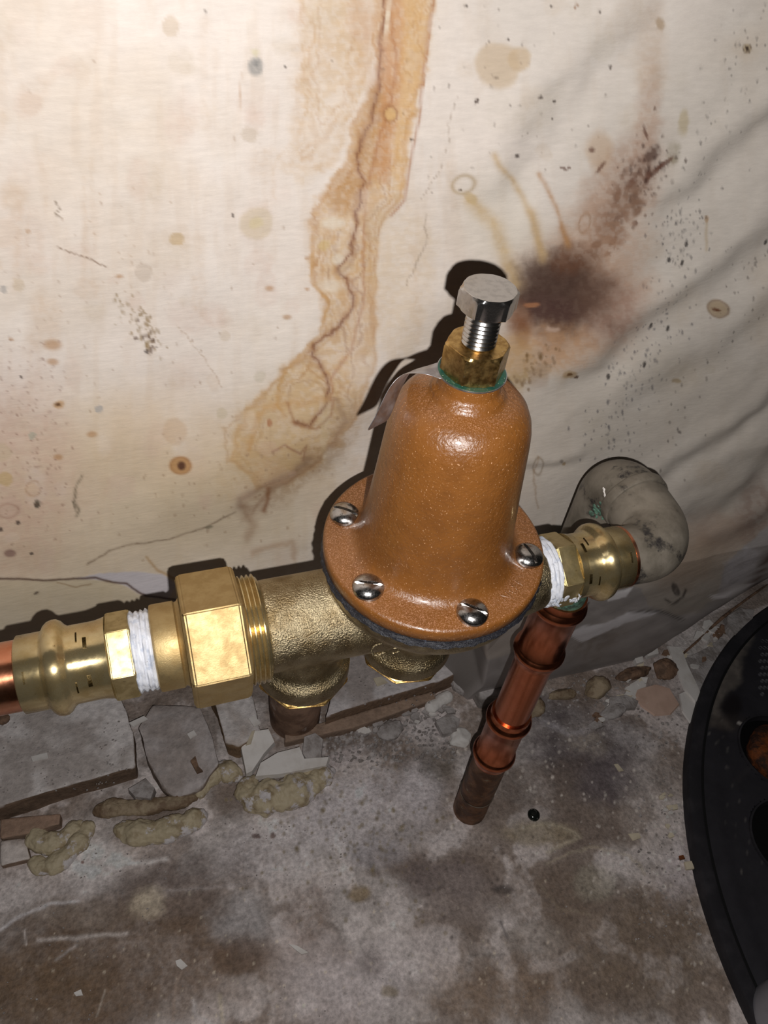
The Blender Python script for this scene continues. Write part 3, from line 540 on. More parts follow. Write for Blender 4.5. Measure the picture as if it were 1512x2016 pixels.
s4 = slab('ledge_stone', fp([(655, 1360), (640, 1412), (745, 1375), (862, 1342), (905, 1322), (912, 1290)], ZL)+[(.21, .285), (.0, .285)], ZL, trim, (214, 208, 208), (128, 106, 88), seed=4)
s5 = slab('ledge_stone', fp([(925, 1330), (950, 1375), (1010, 1360), (1060, 1318), (1010, 1280), (940, 1290)], ZL-.002), ZL-.002, trim, (186, 180, 178), (156, 150, 146), seed=5, bev=.004, amp=.003)
# thin brown timber strip under the ledge front
for pix, zt, c_ in (([(0, 1650), (60, 1640), (118, 1622), (120, 1600), (0, 1612)], ZF+.012, (176, 146, 126)), ([(0, 1705), (60, 1690), (50, 1650), (0, 1655)], ZF+.008, (222, 212, 206)), ([(560, 1462), (700, 1432), (860, 1375), (850, 1360), (700, 1405), (560, 1440)], ZF+.010, (164, 140, 122))):
    o = slab('ledge_strip', fp(pix, zt), zt, trim, c_, (146, 124, 108), bev=.002, seed=int(pix[1][0]), amp=.001)

# ================================================================== PRESSURE REGULATOR
reg = thing('pressure_regulator', (0, 0, -.042), 'bronze water pressure regulator with orange-brown bell bonnet and four visible slotted screws', 'pressure regulator')
bm = bmesh.new()
lathe_into(bm, closed([(.0205, -.0745), (.0205, -.05), (.0212, .0), (.0195, .045), (.0176, .056), (.0172, .0585)]), axis='x', n=48)
lathe_into(bm, closed([(.018, -.022), (.024, -.012), (.030, -.002), (.037, .008), (.0425, .016), (.0455, .0215), (.0462, .0275)]), n=72)
lathe_into(bm, closed([(.0205, -.0395), (.0222, -.038), (.0222, -.0285), (.0205, -.0265), (.0188, -.024), (.0180, -.012), (.015, .002)]), cen=(-.0555, 0, 0), n=48)
lathe_into(bm, closed([(.0205, -.0385), (.0225, -.037), (.0225, -.0285), (.0210, -.0262), (.0195, -.022), (.0190, -.008), (.018, .004)]), cen=(-.0035, 0, 0), n=48)
me = bpy.data.meshes.new('valve_body'); bmesh.ops.recalc_face_normals(bm, faces=bm.faces); bm.to_mesh(me); bm.free()
body = link('valve_body', me, None, reg, None, None)
rm = body.modifiers.new('r', 'REMESH'); rm.mode = 'VOXEL'; rm.voxel_size = .0009; rm.use_smooth_shade = True
sm = body.modifiers.new('s', 'CORRECTIVE_SMOOTH'); body.modifiers.remove(sm)
sm = body.modifiers.new('s', 'SMOOTH'); sm.iterations = 14; sm.factor = .6
dg = bpy.context.evaluated_depsgraph_get(); dg.update(); nm = bpy.data.meshes.new_from_object(body.evaluated_get(dg)); nm.name = 'valve_body'
body.modifiers.clear(); body.data = nm; nm.materials.clear(); nm.materials.append(MT['cast']); nm.polygons.foreach_set('use_smooth', [True]*len(nm.polygons))
def hexring(name, z0, z1, r, M, parent, cen=(0, 0, 0), n=6, a0=0., axis='z', ch=.0012, cr=.93):
    bm = bmesh.new(); s_ = 1 if z1 > z0 else -1
    lathe_into(bm, closed([(r*cr, z0), (r, z0+s_*ch), (r, z1-s_*ch), (r*cr, z1)]), cen, axis, n, a0)
    bmesh.ops.bevel(bm, geom=list(bm.edges), offset=min(r*.025, ch*.35), segments=2, affect='EDGES')
    return from_bm(name, bm, M, parent, 30)
for cx_, zz in ((-.0555, -.0392), (-.0035, -.0382)):
    o = hexring('bottom_plug', zz-.0036, zz+.001, .0226, MT['brass_dull'], reg, (cx_, 0, 0), 8, R_(14), ch=.0016, cr=.9)
def hexnut(name, z0, z1, R, M, parent, a0, rc=.9, bore=None, n=96):
    def hx(a):
        b_ = (a-a0) % (PI/3); return math.cos(PI/6)/math.cos(b_-PI/6)
    prof = [(R*rc, z0), (R, z0+.0006), (R, z1-.0016), (R, z1-.0008), (R*rc, z1-.0001), (R*rc*.98, z1)]
    def fn(a, t):
        h = hx(a)
        if t <= z0 or t >= z1-.00015: return min(1, h/rc*1.0) if h < rc else 1.
        if t >= z1-.0009: return min(h, .965)
        return h
    bm = bmesh.new(); lathe_into(bm, closed(prof), n=n, a0=a0, fn=fn)
    return from_bm(name, bm, M, parent, 24)
# black diaphragm edge between body and bonnet
rr = random.Random(3)
lathe('gasket', [(.0462, .0275), (.0474, .0279), (.0470, .0287), (.0478, .0294), (.0473, .0302), (.0480, .0311), (.0474, .0320)], MT['black'], reg, n=180, fn=lambda a, t: 1+.006*math.sin(23*a+t*900)+.005*math.sin(57*a-t*1500))
def flare(a, t): return 1
prof = [(.0465, .0322), (.0473, .0329), (.0473, .0377), (.0466, .0388), (.0455, .0391), (.0385, .0392), (.0368, .0396), (.0352, .0404), (.0338, .0418), (.0327, .044), (.0319, .047), (.0314, .050), (.0301, .062), (.0287, .076), (.0275, .090), (.0266, .100), (.0260, .1045), (.0250, .1085), (.0232, .1122), (.0206, .1150), (.0176, .1165), (.0150, .1171), (.0136, .1178), (.0131, .1188), (.0128, .1195), (.0118, .1200), (.0112, .1208), (.0110, .122), (.0110, .1262)]
bon = lathe('bonnet', prof, MT['paint'], reg, n=128, sharp=50)
# raised casting letters on the flange: N O I following the rim
def strokes(name, segs, M, parent, r=.00045, h=.0003):
    bm = bmesh.new()
    for p, q in segs:
        p = Vector(p); q = Vector(q); tube(bm, [p, p.lerp(q, .33), p.lerp(q, .67), q], [r*.5, r, r, r*.5], 8, .8)
    return from_bm(name, bm, M, parent, 60)
def rim_letter(ch, ang, rad=.0392, size=.0052, z=.0392):
    a = R_(ang); er = Vector((math.cos(a), math.sin(a), 0)); et = Vector((-math.sin(a), math.cos(a), 0)); c0 = er*rad+Vector((0, 0, z))
    w_ = size*.3; h_ = size/2
    G = {'N': [((-w_, -h_), (-w_, h_)), ((-w_, h_), (w_, -h_)), ((w_, -h_), (w_, h_))], 'I': [((0, -h_), (0, h_))],
         'O': [((w_*math.cos(t), h_*math.sin(t)), (w_*math.cos(t+PI/5), h_*math.sin(t+PI/5))) for t in [k*PI/5 for k in range(10)]]}[ch]
    return [(c0+et*x1+er*-y1, c0+et*x2+er*-y2) for (x1, y1), (x2, y2) in G]
sg = []
for ch, an in (('N', -63.5), ('O', -56), ('I', -49.5)): sg += rim_letter(ch, an)
o = strokes('raised_lettering', sg, MT['paint'], bon); 
# screws
def screw(ang, slot):
    a = R_(ang); c = Vector((.0400*math.cos(a), .0400*math.sin(a), .0391))
    bm = bmesh.new(); lathe_into(bm, closed([(.0062, -.0002), (.0064, .0004), (.0064, .0016), (.0061, .0022), (.0054, .0030), (.0044, .0037), (.0030, .0042), (.0015, .0044)]), c, n=48)
    bmesh.ops.recalc_face_normals(bm, faces=bm.faces); me = bpy.data.meshes.new('screw'); bm.to_mesh(me); bm.free()
    o = link('screw', me, MT['chrome'], reg, None, None)
    bc = bmesh.new(); box_into(bc, (0, 0, 0), (.02, .0014, .0034)); mc = bpy.data.meshes.new('k'); bc.to_mesh(mc); bc.free()
    k = bpy.data.objects.new('k', mc); COL.objects.link(k)
    k.matrix_world = Matrix.Translation(c+Vector((0, 0, .0044))) @ Matrix.Rotation(R_(slot), 4, 'Z')
    md_ = o.modifiers.new('b', 'BOOLEAN'); md_.object = k; md_.operation = 'DIFFERENCE'; md_.solver = 'EXACT'
    dg = bpy.context.evaluated_depsgraph_get(); dg.update(); nm = bpy.data.meshes.new_from_object(o.evaluated_get(dg))
    o.modifiers.clear(); o.data = nm; bpy.data.objects.remove(k)
    nm.polygons.foreach_set('use_smooth', [True]*len(nm.polygons)); nm.set_sharp_from_angle(angle=R_(28)); return o
for an, sl in ((147.5, -37), (-152, -20), (-88.5, -40), (-27, -82), (32.5, 10), (92, 60)): screw(an, sl)
# tag: washer disc and bent strip
bm = bmesh.new(); ns = 48; zt = .1263; th = .0005
lathe_into(bm, [(.0122, zt), (.0122, zt+th), (.0066, zt+th), (.0066, zt), (.0122, zt)], n=ns)
o = from_bm('tag_disc', bm, MT['alu'], reg, 30)
bm = bmesh.new(); lathe_into(bm, closed([(.0119, zt+th), (.0119, zt+th+.00012)]), n=64)
from_bm('tag_face', bm, MT['green'], reg, 30)
A_px = [(880, 706, None), (866, 711, None), (842, 719, None), (820, 725, .0150), (806, 732, .0165), (799, 745, .0145), (789, 765, .0085), (780, 786, .004), (773, 808, .0015), (763, 828, .001)]
B_px = [(872, 748, None), (856, 741, None), (838, 735, None), (814, 733, .0015), (791, 735, .0005), (773, 751, -.0004), (759, 773, -.0010), (747, 799, -.0014), (735, 825, -.0018), (718, 851, -.002)]
rows = []; bm = bmesh.new()
for (ua, va, ya), (ub, vb, yb) in zip(A_px, B_px):
    pa_ = Vector(on_z(ua, va, zt+.0003) if ya is None else on_y(ua, va, ya)); pb_ = Vector(on_z(ub, vb, zt+.0003) if yb is None else on_y(ub, vb, yb))
    rows.append([bm.verts.new(pa_.lerp(pb_, q)) for q in np.linspace(0, 1, 5)])
for a_, b_ in zip(rows, rows[1:]):
    for i_ in range(4): bm.faces.new((a_[i_], a_[i_+1], b_[i_+1], b_[i_]))
o = from_bm('tag_strip', bm, MT['alu'], reg, 60); sf = o.modifiers.new('s', 'SOLIDIFY'); sf.thickness = .0004; ss_ = o.modifiers.new('u', 'SUBSURF'); ss_.levels = 2; ss_.render_levels = 2
o['label'] = 'bent aluminium strip of the tag'
# lock nut and adjusting screw
hexnut('lock_nut', .1270, .1382, .0114, MT['brass_dull'], reg, R_(-12), .9)
pr = [(.0056, .128)]
z_ = .129
while z_ < .1512: pr += [(.0056, z_), (.0059, z_+.0003), (.0059, z_+.0005), (.0051, z_+.00105), (.0051, z_+.0013)]; z_ += .00155
adj = thing('adjusting_screw', (0, 0, .128), 'steel hex-head adjusting bolt standing on top of the orange-brown bonnet', 'bolt')
lathe('threaded_shank', pr+[(.0056, .1525)], MT['steel'], adj, n=48, sharp=60)
hexnut('hex_head', .1512, .1585, .0099, MT['steel'], adj, R_(-15), .88)
# raised casting marks: arrow bar and C 3
strokes('casting_mark', [((-.067, -.0172, .0126), (-.0625, -.0172, .0126)), ((-.060, -.0176, .0116), (-.0545, -.0166, .0130))], MT['cast'], body, .0007)
cc = []
for k in range(7):
    a = R_(60+k*35); b_ = R_(60+(k+1)*35)
    cc.append((Vector((-.030+.003*math.cos(a), -.0262+.0006*math.sin(a), .0052+.0034*math.sin(a))), Vector((-.030+.003*math.cos(b_), -.0262+.0006*math.sin(b_), .0052+.0034*math.sin(b_)))))
for k in range(5):
    a = R_(120-k*50); b_ = R_(120-(k+1)*50)
    cc.append((Vector((-.0235+.0022*math.cos(a), -.0292, .0066+.002*math.sin(a))), Vector((-.0235+.0022*math.cos(b_), -.0292, .0066+.002*math.sin(b_)))))
cc.append((Vector((-.031, -.0245, -.0005)), Vector((-.026, -.0255, .0005))))
strokes('casting_mark', cc, MT['cast'], body, .0006)

# ================================================================== UNION ON THE LEFT
un = thing('union_coupling', (-.095, 0, 0), 'large satin brass hex union nut with tailpiece, left of the regulator body', 'pipe fitting')
hexring('union_nut', -.1075, -.0828, .0290, MT['brass_nut'], un, axis='x', n=6, a0=math.atan2(.57, .82)+R_(8), ch=.0016, cr=.955)
pr = [(.0225, -.0835)]
for k in range(4): x_ = -.0825+k*.0020; pr += [(.0228, x_), (.0238, x_+.0006), (.0238, x_+.0010), (.0224, x_+.0017)]
lathe('thread_collar', pr+[(.0222, -.0742), (.0205, -.0735)], MT['brass'], un, axis='x', n=72, sharp=50)
lathe('tailpiece', [(.0166, -.1200), (.0181, -.1195), (.0184, -.1188), (.0184, -.1100), (.0176, -.1092), (.0180, -.1084), (.0190, -.1076), (.0200, -.106)], MT['brass_nut'], un, axis='x', n=72)
# ---- press adapters
def adapter(sx, x_end, x_hex0, x_hex1, x_thr, label, mats):
    """sx=+1: pipe end at low x. coordinates measured from pipe end"""
    ad = thing('press_adapter', ((x_end+x_hex1)/2, 0, 0), label, 'pipe fitting')
    L = abs(x_hex0-x_end)
    def X(t): return x_end+sx*t
    def pf(l): 
        l = [(r, X(t)) for r, t in l]; return l if sx > 0 else l[::-1]
    lathe('sleeve', pf([(.0148, -.0002), (.0157, .0004), (.0158, .0090), (.0161, .0098), (.0178, .0108), (.0190, .0122), (.0195, .0140), (.0194, .0156), (.0184, .0172), (.0168, .0184), (.0160, .0196), (.0160, .0270), (.0161, L-.004), (.0166, L-.0015), (.0170, L)]), MT['brass'], ad, axis='x', n=96, sharp=60)
    h = hexring('hex_band', min(x_hex0, x_hex1), max(x_hex0, x_hex1), .0183, MT['brass_hex'], ad, axis='x', n=6, a0=math.atan2(.57, .82)+R_(-2), ch=.0008, cr=.97)
    bm = bmesh.new()
    for ang, t, wd_ in ((62, .0265, .0014), (118, .0265, .0016), (95, .0035, .0006), (50, .0235, .0006), (125, .0215, .0006)):     # stamped marks
        a = math.atan2(.57, .82)+R_(ang)
        for da in np.linspace(-.14, .14, 9):
            r = .0160; aa = a+da
            box_into(bm, (X(t), r*math.cos(aa), r*math.sin(aa)), (wd_, .0003, .0008), Matrix.Rotation(aa+PI/2-PI/2, 3, 'X') @ Matrix.Rotation(PI/2, 3, 'X'))
    from_bm('stamped_mark', bm, MT['mark'], ad, 30)
    rr = random.Random(5+sx); x0, x1 = min(x_hex1, x_thr), max(x_hex1, x_thr); pr = []; k = 0; x_ = x0-.0006
    while x_ < x1: pr += [(.0163+rr.uniform(-.0003, .0003), x_), (.0169+rr.uniform(-.0002, .0004), x_+.0007), (.0169, x_+.0013), (.0161, x_+.0019)]; x_ += .0021
    pt = lathe('taped_thread', pr, MT['tape'], ad, axis='x', n=90, fn=lambda a, t: 1+.012*math.sin(7*a+t*2100)+.01*math.sin(17*a-t*900), sharp=60)
    pt['label'] = 'threads wrapped in white sealing tape'
    return ad
adapter(1, -.1715, -.1375, -.1275, -.1185, 'brass press adapter with raised bead on the bright copper pipe, left of the union nut', None)
ad_right = adapter(-1, .1055, .0748, .0642, .0575, 'brass press adapter with raised bead between regulator flange and grey elbow', None)
pp = lathe('copper_pipe', [(.0118, -.42), (.0142, -.42), (.0143, -.418), (.0143, -.166), (.0118, -.166)], MT['copper'], None, axis='x', n=64, cap=False)
tag(pp, 'bright copper pipe entering at the left edge of the picture', 'pipe')
# ================================================================== GREY ELBOWS
RX, RY = .1335, .0525
def elbow_path(p0, corner, p1, rb, n=16):
    p0, c, p1 = Vector(p0), Vector(corner), Vector(p1); a = (p0-c).normalized(); b_ = (p1-c).normalized()
    A = c+a*rb; B = c+b_*rb; O = c+(a+b_)*rb
    pts = [p0, p0.lerp(A, .5)]
    for k in range(n+1): th = PI/2*k/n; pts.append(O-b_*rb*math.cos(th)-a*rb*math.sin(th))
    return pts+[B.lerp(p1, .5), p1]
def elbow(name, p0, c, p1, rb, r0, r1, label, loc, lip=None):
    pts = elbow_path(p0, c, p1, rb); n = len(pts); rad = [r0+(r1-r0)*sst(0, .5, k/(n-1))*1. for k in range(n)]
    bm = bmesh.new(); tube(bm, pts, rad, 56); o = from_bm(name, bm, MT['elbow'], None, 40); return tag(o, label, 'pipe elbow')
e1 = elbow('pipe_elbow', (.1060, 0, 0), (RX, 0, 0), (RX, .036, .001), .0185, .0150, .0172, 'dull grey elbow turning from the brass adapter toward the wall', None)
e2 = elbow('pipe_elbow', (RX, .031, .001), (RX, RY, .001), (RX, RY, -.064), .0182, .0166, .0168, 'dull grey elbow with green patina turning down in front of the wall', None)
bm = bmesh.new(); lathe_into(bm, [(.0160, .0300), (.0181, .0303), (.0184, .0312), (.0184, .0352), (.0180, .0362), (.0160, .0364)], cen=(RX, 0, .001), n=64, dirv=(0, 1, 0))
from_bm('socket_rim', bm, MT['elbow'], e1, 40)
lathe('solder_ring', [(.0145, .1052), (.0156, .1054), (.0156, .1068), (.0145, .1074)], MT['copper'], e1, axis='x', n=64, cap=False)
rz = random.Random(9)
def crust(name, host, pix, srange, M, label, flatk=.35, jit=8):
    """small lumps standing on the surface of a thing, found by casting a line onto it"""
    bpy.context.view_layer.update(); dg = bpy.context.evaluated_depsgraph_get(); bm = bmesh.new(); n_ = 0
    hosts = [host] if host.type == 'MESH' else list(host.children)
    for u_, v_ in pix:
        best = None; u_ += rz.uniform(-jit, jit); v_ += rz.uniform(-jit, jit); d_ = Vector(ray(u_, v_)).normalized(); o_ = Vector(CAM)
        for h in hosts:
            if h.type != 'MESH': continue
            mi = h.matrix_world.inverted(); ok, loc, nor, _ = h.ray_cast(mi @ o_, mi.to_3x3() @ d_)
            if ok and (best is None or (loc-mi @ o_).length < best[2]): best = (h.matrix_world @ loc, (h.matrix_world.to_3x3() @ nor).normalized(), (loc-mi @ o_).length)
        if not best: continue
        s_ = rz.uniform(*srange); q_ = best[1].to_track_quat('Z', 'Y').to_matrix().to_4x4()
        vs = bmesh.ops.create_icosphere(bm, subdivisions=2, radius=s_)['verts']; sx, sy = rz.uniform(.7, 1.3), rz.uniform(.7, 1.3)
        for v in vs: v.co = best[0] + (q_ @ Vector((v.co.x*sx, v.co.y*sy, v.co.z*flatk)))
        n_ += 1
    if n_: from_bm(name, bm, M, host, 60)['label'] = label
crust('patina_crust', e2, [(1178, 998), (1190, 1008), (1200, 1016), (1186, 1018), (1172, 1006), (1196, 1002), (1204, 1010), (1180, 1012)]*4, (.0007, .002), MT['patina'], 'green patina crust')
crust('white_scratch', e2, [(1188+k*.45, 962+k*2.4) for k in range(18)], (.0004, .0008), MT['chip'], 'white scratched line', jit=.8)

# ================================================================== RISER
def riser(name, prof, M, label, cat, n=72):
    o = lathe(name, prof, M, None, cen=(RX-.001, RY, 0), n=n, sharp=60); return tag(o, label, cat)
riser('pipe_stub', [(.0138, -.112), (.0144, -.112), (.0144, -.058)], MT['patina'], 'greenish grey pipe stub between lower grey elbow and upper copper coupling', 'pipe')
def coup(z0, z1): # z0 bottom
    return [(.0144, z0), (.0158, z0), (.0160, z0+.0055), (.0166, z0+.0065), (.0180, z0+.0082), (.0187, z0+.0105), (.0184, z0+.0128), (.0170, z0+.0146), (.0160, z0+.0158), (.0159, (z0+z1)/2),
            (.0160, z1-.0158), (.0170, z1-.0146), (.0184, z1-.0128), (.0187, z1-.0105), (.0180, z1-.0082), (.0166, z1-.0065), (.0160, z1-.0055), (.0158, z1), (.0144, z1)]
riser('press_coupling', coup(-.180, -.104), MT['copper_dark'], 'upper copper press coupling on the vertical pipe, just below the brass adapter', 'pipe fitting')
riser('copper_pipe', [(.0143, -.30), (.0143, -.150)], MT['copper_dark'], 'short vertical copper pipe between the two copper couplings', 'pipe')
riser('press_coupling', coup(-.338, -.258), MT['copper_dark'], 'lower copper press coupling nearest the floor on the vertical pipe', 'pipe fitting')
o = riser('old_pipe', [(.0160, ZF-.01), (.0160, ZF+.012), (.0157, ZF+.020), (.0150, -.315)], MT['oldpipe'], 'tarnished brown pipe rising out of the concrete floor', 'pipe')
lathe('scratch_ring', [(.0158, ZF+.040), (.0162, ZF+.0404), (.0158, ZF+.041)], MT['elbow'], o, cen=(RX-.001, RY, 0), n=64, cap=False)
q = on_z(583, 1437, ZF)
o = lathe('brown_pipe', [(.0255, ZF-.005), (.026, ZF+.02), (.0255, -.17)], MT['dustpipe'], None, cen=(q[0]+.002, q[1]+.014, 0), n=48)
tag(o, 'dusty brown pipe at the ledge behind the left bronze boss', 'pipe')

rz = random.Random(4)
crust('sealant_smear', ad_right, [(1082, 1192), (1090, 1190), (1100, 1188), (1110, 1184), (1120, 1181), (1130, 1179), (1140, 1176), (1086, 1180), (1092, 1110), (1084, 1130), (1083, 1150), (1084, 1165)]*4, (.0005, .0014), MT['tape'], 'white smear of sealing compound', .2, 5)
# ================================================================== BLACK COVER ON THE RIGHT
lcx, lcy, lr, lz = .690, -.2, .3985, ZF+.014
cov = thing('sump_cover', (lcx, lcy, ZF), 'large round black plastic cover lying on the floor at the right edge', 'cover')
# top plate built from polar grid, with two round openings
hx, hy, hr = *on_z(1532, 1478, lz)[:2], .040
h2x, h2y, h2r = *on_z(1562, 1655, lz)[:2], .040
def plate():
    rr_ = np.concatenate([np.linspace(.02, .30, 40), np.linspace(.302, lr-.016, 40)]); aa = np.linspace(0, 2*PI, 601)
    A_, R2 = np.meshgrid(aa, rr_); X = lcx+R2*np.cos(A_); Y = lcy+R2*np.sin(A_); Z = np.full(X.shape, lz)-.0012*sst(lr-.026, lr-.040, R2)
    u_, v_ = uv_of(np.stack([X.ravel(), Y.ravel(), Z.ravel()], -1)); pt = Paint(u_, v_, (49, 48, 53))
    pt.poly([(1400, 1380), (1440, 1280), (1500, 1200), (1490, 1240), (1462, 1300), (1456, 1330), (1460, 1345), (1430, 1360), (1415, 1390), (1440, 1430), (1400, 1430)], (128, 120, 112), .8, 8, 20, .3)
    pt.blob(1440, 1390, 20, 24, (30, 26, 26), .8, 0, .4, 12); pt.blob(1430, 1420, 40, 16, (60, 54, 52), .6, 0, .5, 16); pt.line([(1450, 1540), (1485, 1500)], 6, (58, 55, 58), .6, 8); pt.specks(60, [(1400, 1450), (1480, 1700)], 30, 1.3, (120, 116, 112), .6)
    pt.blob(1455, 1424, 3, 4, (200, 195, 190), .9, 0, .3, 1)
    # warp grid so that openings are clean circles: pull vertices out of the holes
    for (cx2, cy2, r2) in ((hx, hy, hr), (h2x, h2y, h2r)):
        d = np.hypot(X-cx2, Y-cy2); k = d < r2
        Z[k] = lz-.010-.0
        m2 = (d < r2*1.0) & (d > r2*.86); X[m2] = cx2+(X[m2]-cx2)/d[m2]*r2; Y[m2] = cy2+(Y[m2]-cy2)/d[m2]*r2
        kk = k.ravel(); pt.C[kk] = lin((8, 8, 9))  # sunken floor of each opening painted near-black for the shade inside
    return X, Y, Z, pt.C
X, Y, Z, Cc = plate()
o = smooth_grid_mesh('cover_plate', X-lcx, Y-lcy, Z-ZF, Cc, MT['lid']); o.parent = cov
o.data.polygons.foreach_set('use_smooth', [True]*len(o.data.polygons)); o.data.set_sharp_from_angle(angle=R_(30))
bm = bmesh.new(); lathe_into(bm, [(lr, ZF-.001), (lr, lz-.002), (lr-.0015, lz+.0002), (lr-.0120, lz+.0008), (lr-.0135, lz-.0002), (lr-.0138, lz-.004)], cen=(lcx, lcy, 0), n=360)
from_bm('cover_rim', bm, MT['lidplain'], cov, 40)
lathe('groove', [(lr-.0128, lz-.0022), (lr-.0172, lz-.0022)], MT['shade'], cov, cen=(lcx, lcy, 0), n=360, cap=False)  # near-black ring, the groove's shade painted into its floor
bm = bmesh.new()
for cx2, cy2, r2 in ((hx, hy, hr), (h2x, h2y, h2r)):
    lathe_into(bm, [(r2+.0022, lz-.0014), (r2+.0018, lz+.0012), (r2, lz+.0012), (r2-.0006, lz-.0085)], cen=(cx2, cy2, 0), n=96)
from_bm('opening_rim', bm, MT['lidplain'], cov, 40)
k = 0
for row in range(9):
    for cl in range(3):
        u_, v_ = 1501+cl*8-(row % 2)*4, 1262+row*13
        if row == 8 and cl != 0: continue
        q = on_z(u_, v_, lz); bm = bmesh.new(); lathe_into(bm, [(.0012, lz-.0010), (.0015, lz-.0002), (.0020, lz+.0004), (.0024, lz-.0006), (.0024, lz-.002)], cen=(q[0], q[1], 0), n=14)
        bm2 = lathe_into(bm, [(0, lz-.0011), (.0015, lz-.0011)], cen=(q[0], q[1], 0), n=14)
        from_bm('vent_hole', bm, MT['ventrim'], cov, 50)
rq = on_z(1533, 1484, lz)
bm = bmesh.new(); lathe_into(bm, closed([(.030, ZF-.002), (.032, ZF+.006), (.0325, lz), (.029, lz+.004), (.020, lz+.0065)]), cen=(rq[0]+.003, rq[1], 0), n=64, fn=lambda a, t: 1+.03*math.sin(5*a)+.02*math.sin(13*a+t*300))
tag(from_bm('iron_stub', bm, MT['rust'], None, 60), 'rusty orange-brown iron stub seen through the hole in the black cover', 'pipe')
gq = on_z(1610, 1975, lz+.05)
bm = bmesh.new(); lathe_into(bm, closed([(.028, lz-.004), (.028, lz+.030)]+[(.028*math.cos(t), lz+.030+.022*math.sin(t)) for t in np.linspace(.1, 1.5, 10)]), cen=(gq[0], gq[1], 0), n=64)
tag(from_bm('plastic_pipe', bm, MT['pvc'], None, 40), 'grey plastic pipe end on the black cover at the lower right corner', 'pipe')

# ================================================================== FILLER, RUBBLE AND CHIPS
def blobpath(name, pix, rad, M, label, cat='filler', z=None, flat=.75, seed=1, group=None):
    rnd = random.Random(seed); P = [Vector(on_z(u, v, ZF+.004)) for u, v in pix]
    pts = []; rs = []; n = len(P)
    steps = 7*(n-1)
    for k in range(steps+1):
        t = k/steps*(n-1); i_ = min(int(t), n-2); f_ = t-i_
        p0, p1, p2, p3 = P[max(i_-1, 0)], P[i_], P[i_+1], P[min(i_+2, n-1)]
        c = .5*((2*p1)+(-p0+p2)*f_+(2*p0-5*p1+4*p2-p3)*f_**2+(-p0+3*p1-3*p2+p3)*f_**3)
        r = (rad[i_]*(1-f_)+rad[i_+1]*f_)*(1+.10*math.sin(k*.75+seed)+.06*math.sin(k*.33+2*seed)+rnd.uniform(-.03, .03)); e = min(k, steps-k)
        r *= math.sqrt(min(1, (e+.25)/2.5)); pts.append(c+Vector((0, 0, r*flat*.35))); rs.append(max(r, .0005))
    bm = bmesh.new(); tube(bm, pts, rs, 20, flat, jit=.05, rnd=rnd)
    o = from_bm(name, bm, M, None, 80); s_ = o.modifiers.new('s', 'SUBSURF'); s_.levels = 2; s_.render_levels = 2
    tx = bpy.data.textures.get('lumps') or bpy.data.textures.new('lumps', 'CLOUDS'); tx.noise_scale = .009; tx.noise_depth = 3
    dp = o.modifiers.new('d', 'DISPLACE'); dp.texture = tx; dp.strength = max(rad)*.45; dp.texture_coords = 'LOCAL'; dp.mid_level = .5
    return tag(o, label, cat, group)
blobpath('filler_lump', [(478, 1545), (505, 1572), (560, 1568), (610, 1545), (655, 1515)], [.012, .017, .0165, .014, .009], MT['foam'], 'largest yellowish filler lump in front of the ledge, below the left bronze boss', seed=1)
blobpath('filler_lump', [(390, 1570), (410, 1535), (440, 1520), (475, 1535)], [.007, .009, .010, .010], MT['foam'], 'arched yellowish filler bead left of the largest lump', seed=2)
blobpath('filler_lump', [(225, 1630), (270, 1642), (330, 1636), (375, 1620), (405, 1600)], [.006, .011, .012, .011, .006], MT['foam'], 'long sausage-shaped filler bead lying on the floor', seed=3)
blobpath('filler_lump', [(185, 1600), (230, 1592), (290, 1590), (350, 1580), (390, 1570)], [.006, .009, .007, .007, .005], MT['foam_brown'], 'thin brown filler bead pressed against the ledge foot', seed=4)
blobpath('filler_lump', [(60, 1690), (85, 1708), (120, 1695), (160, 1655), (178, 1618)], [.005, .008, .009, .009, .007], MT['foam'], 'hooked filler bead curling out on the floor at the left', seed=5)
blobpath('filler_lump', [(60, 1640), (85, 1660), (120, 1655), (165, 1620)], [.008, .010, .009, .007], MT['foam'], 'short filler bead inside the hooked one at the left', seed=6)
def rock(name, u, v, sx, sy, sz, M, label, seed, rot=0., z=None, cat='rubble'):
    rnd = np.random.default_rng(seed); q = on_z(u, v, ZF if z is None else z)
    bm = bmesh.new(); bmesh.ops.create_icosphere(bm, subdivisions=4, radius=1)
    dirs = rnd.normal(size=(16, 3)); dirs /= np.linalg.norm(dirs, axis=1)[:, None]; off = rnd.uniform(.62, .95, 16)
    for vv in bm.verts:
        c = np.array(vv.co[:])
        for d_, o_ in zip(dirs, off):
            k = c@d_-o_
            if k > 0: c = c-d_*k*.85
        vv.co = Vector(c)
    cc_ = np.array([vv.co[:] for vv in bm.verts]); nz_ = (fbm(cc_[:, 0]*50+cc_[:, 2]*30, cc_[:, 1]*50+seed*9, 14, 4, seed)-.5)*.28
    T = Matrix.Translation(Vector((q[0], q[1], q[2]+sz*.45))) @ Matrix.Rotation(rot, 4, 'Z') @ Matrix.Diagonal((sx, sy, sz, 1))
    for vv, k in zip(bm.verts, nz_): vv.co = T @ (vv.co*(1+float(k)))
    return tag(from_bm(name, bm, M, None, 40), label, cat)
rock('rubble_piece', 1172, 1362, .017, .013, .014, MT['foam_brown'], 'tan chunk of rubble right of the copper pipe at the wall foot', 7, .3)
rock('rubble_piece', 1105, 1372, .018, .007, .009, MT['foam_brown'], 'elongated tan rubble piece next to the vertical copper pipe', 8, -.1)
rock('rubble_piece', 1048, 1398, .013, .011, .012, MT['foam_brown'], 'rounded olive lump half hidden behind the vertical copper pipe', 9)
rock('rubble_piece', 1245, 1330, .024, .008, .008, MT['brown'], 'long brown crumbly piece along the wall foot on the right', 10, .1)
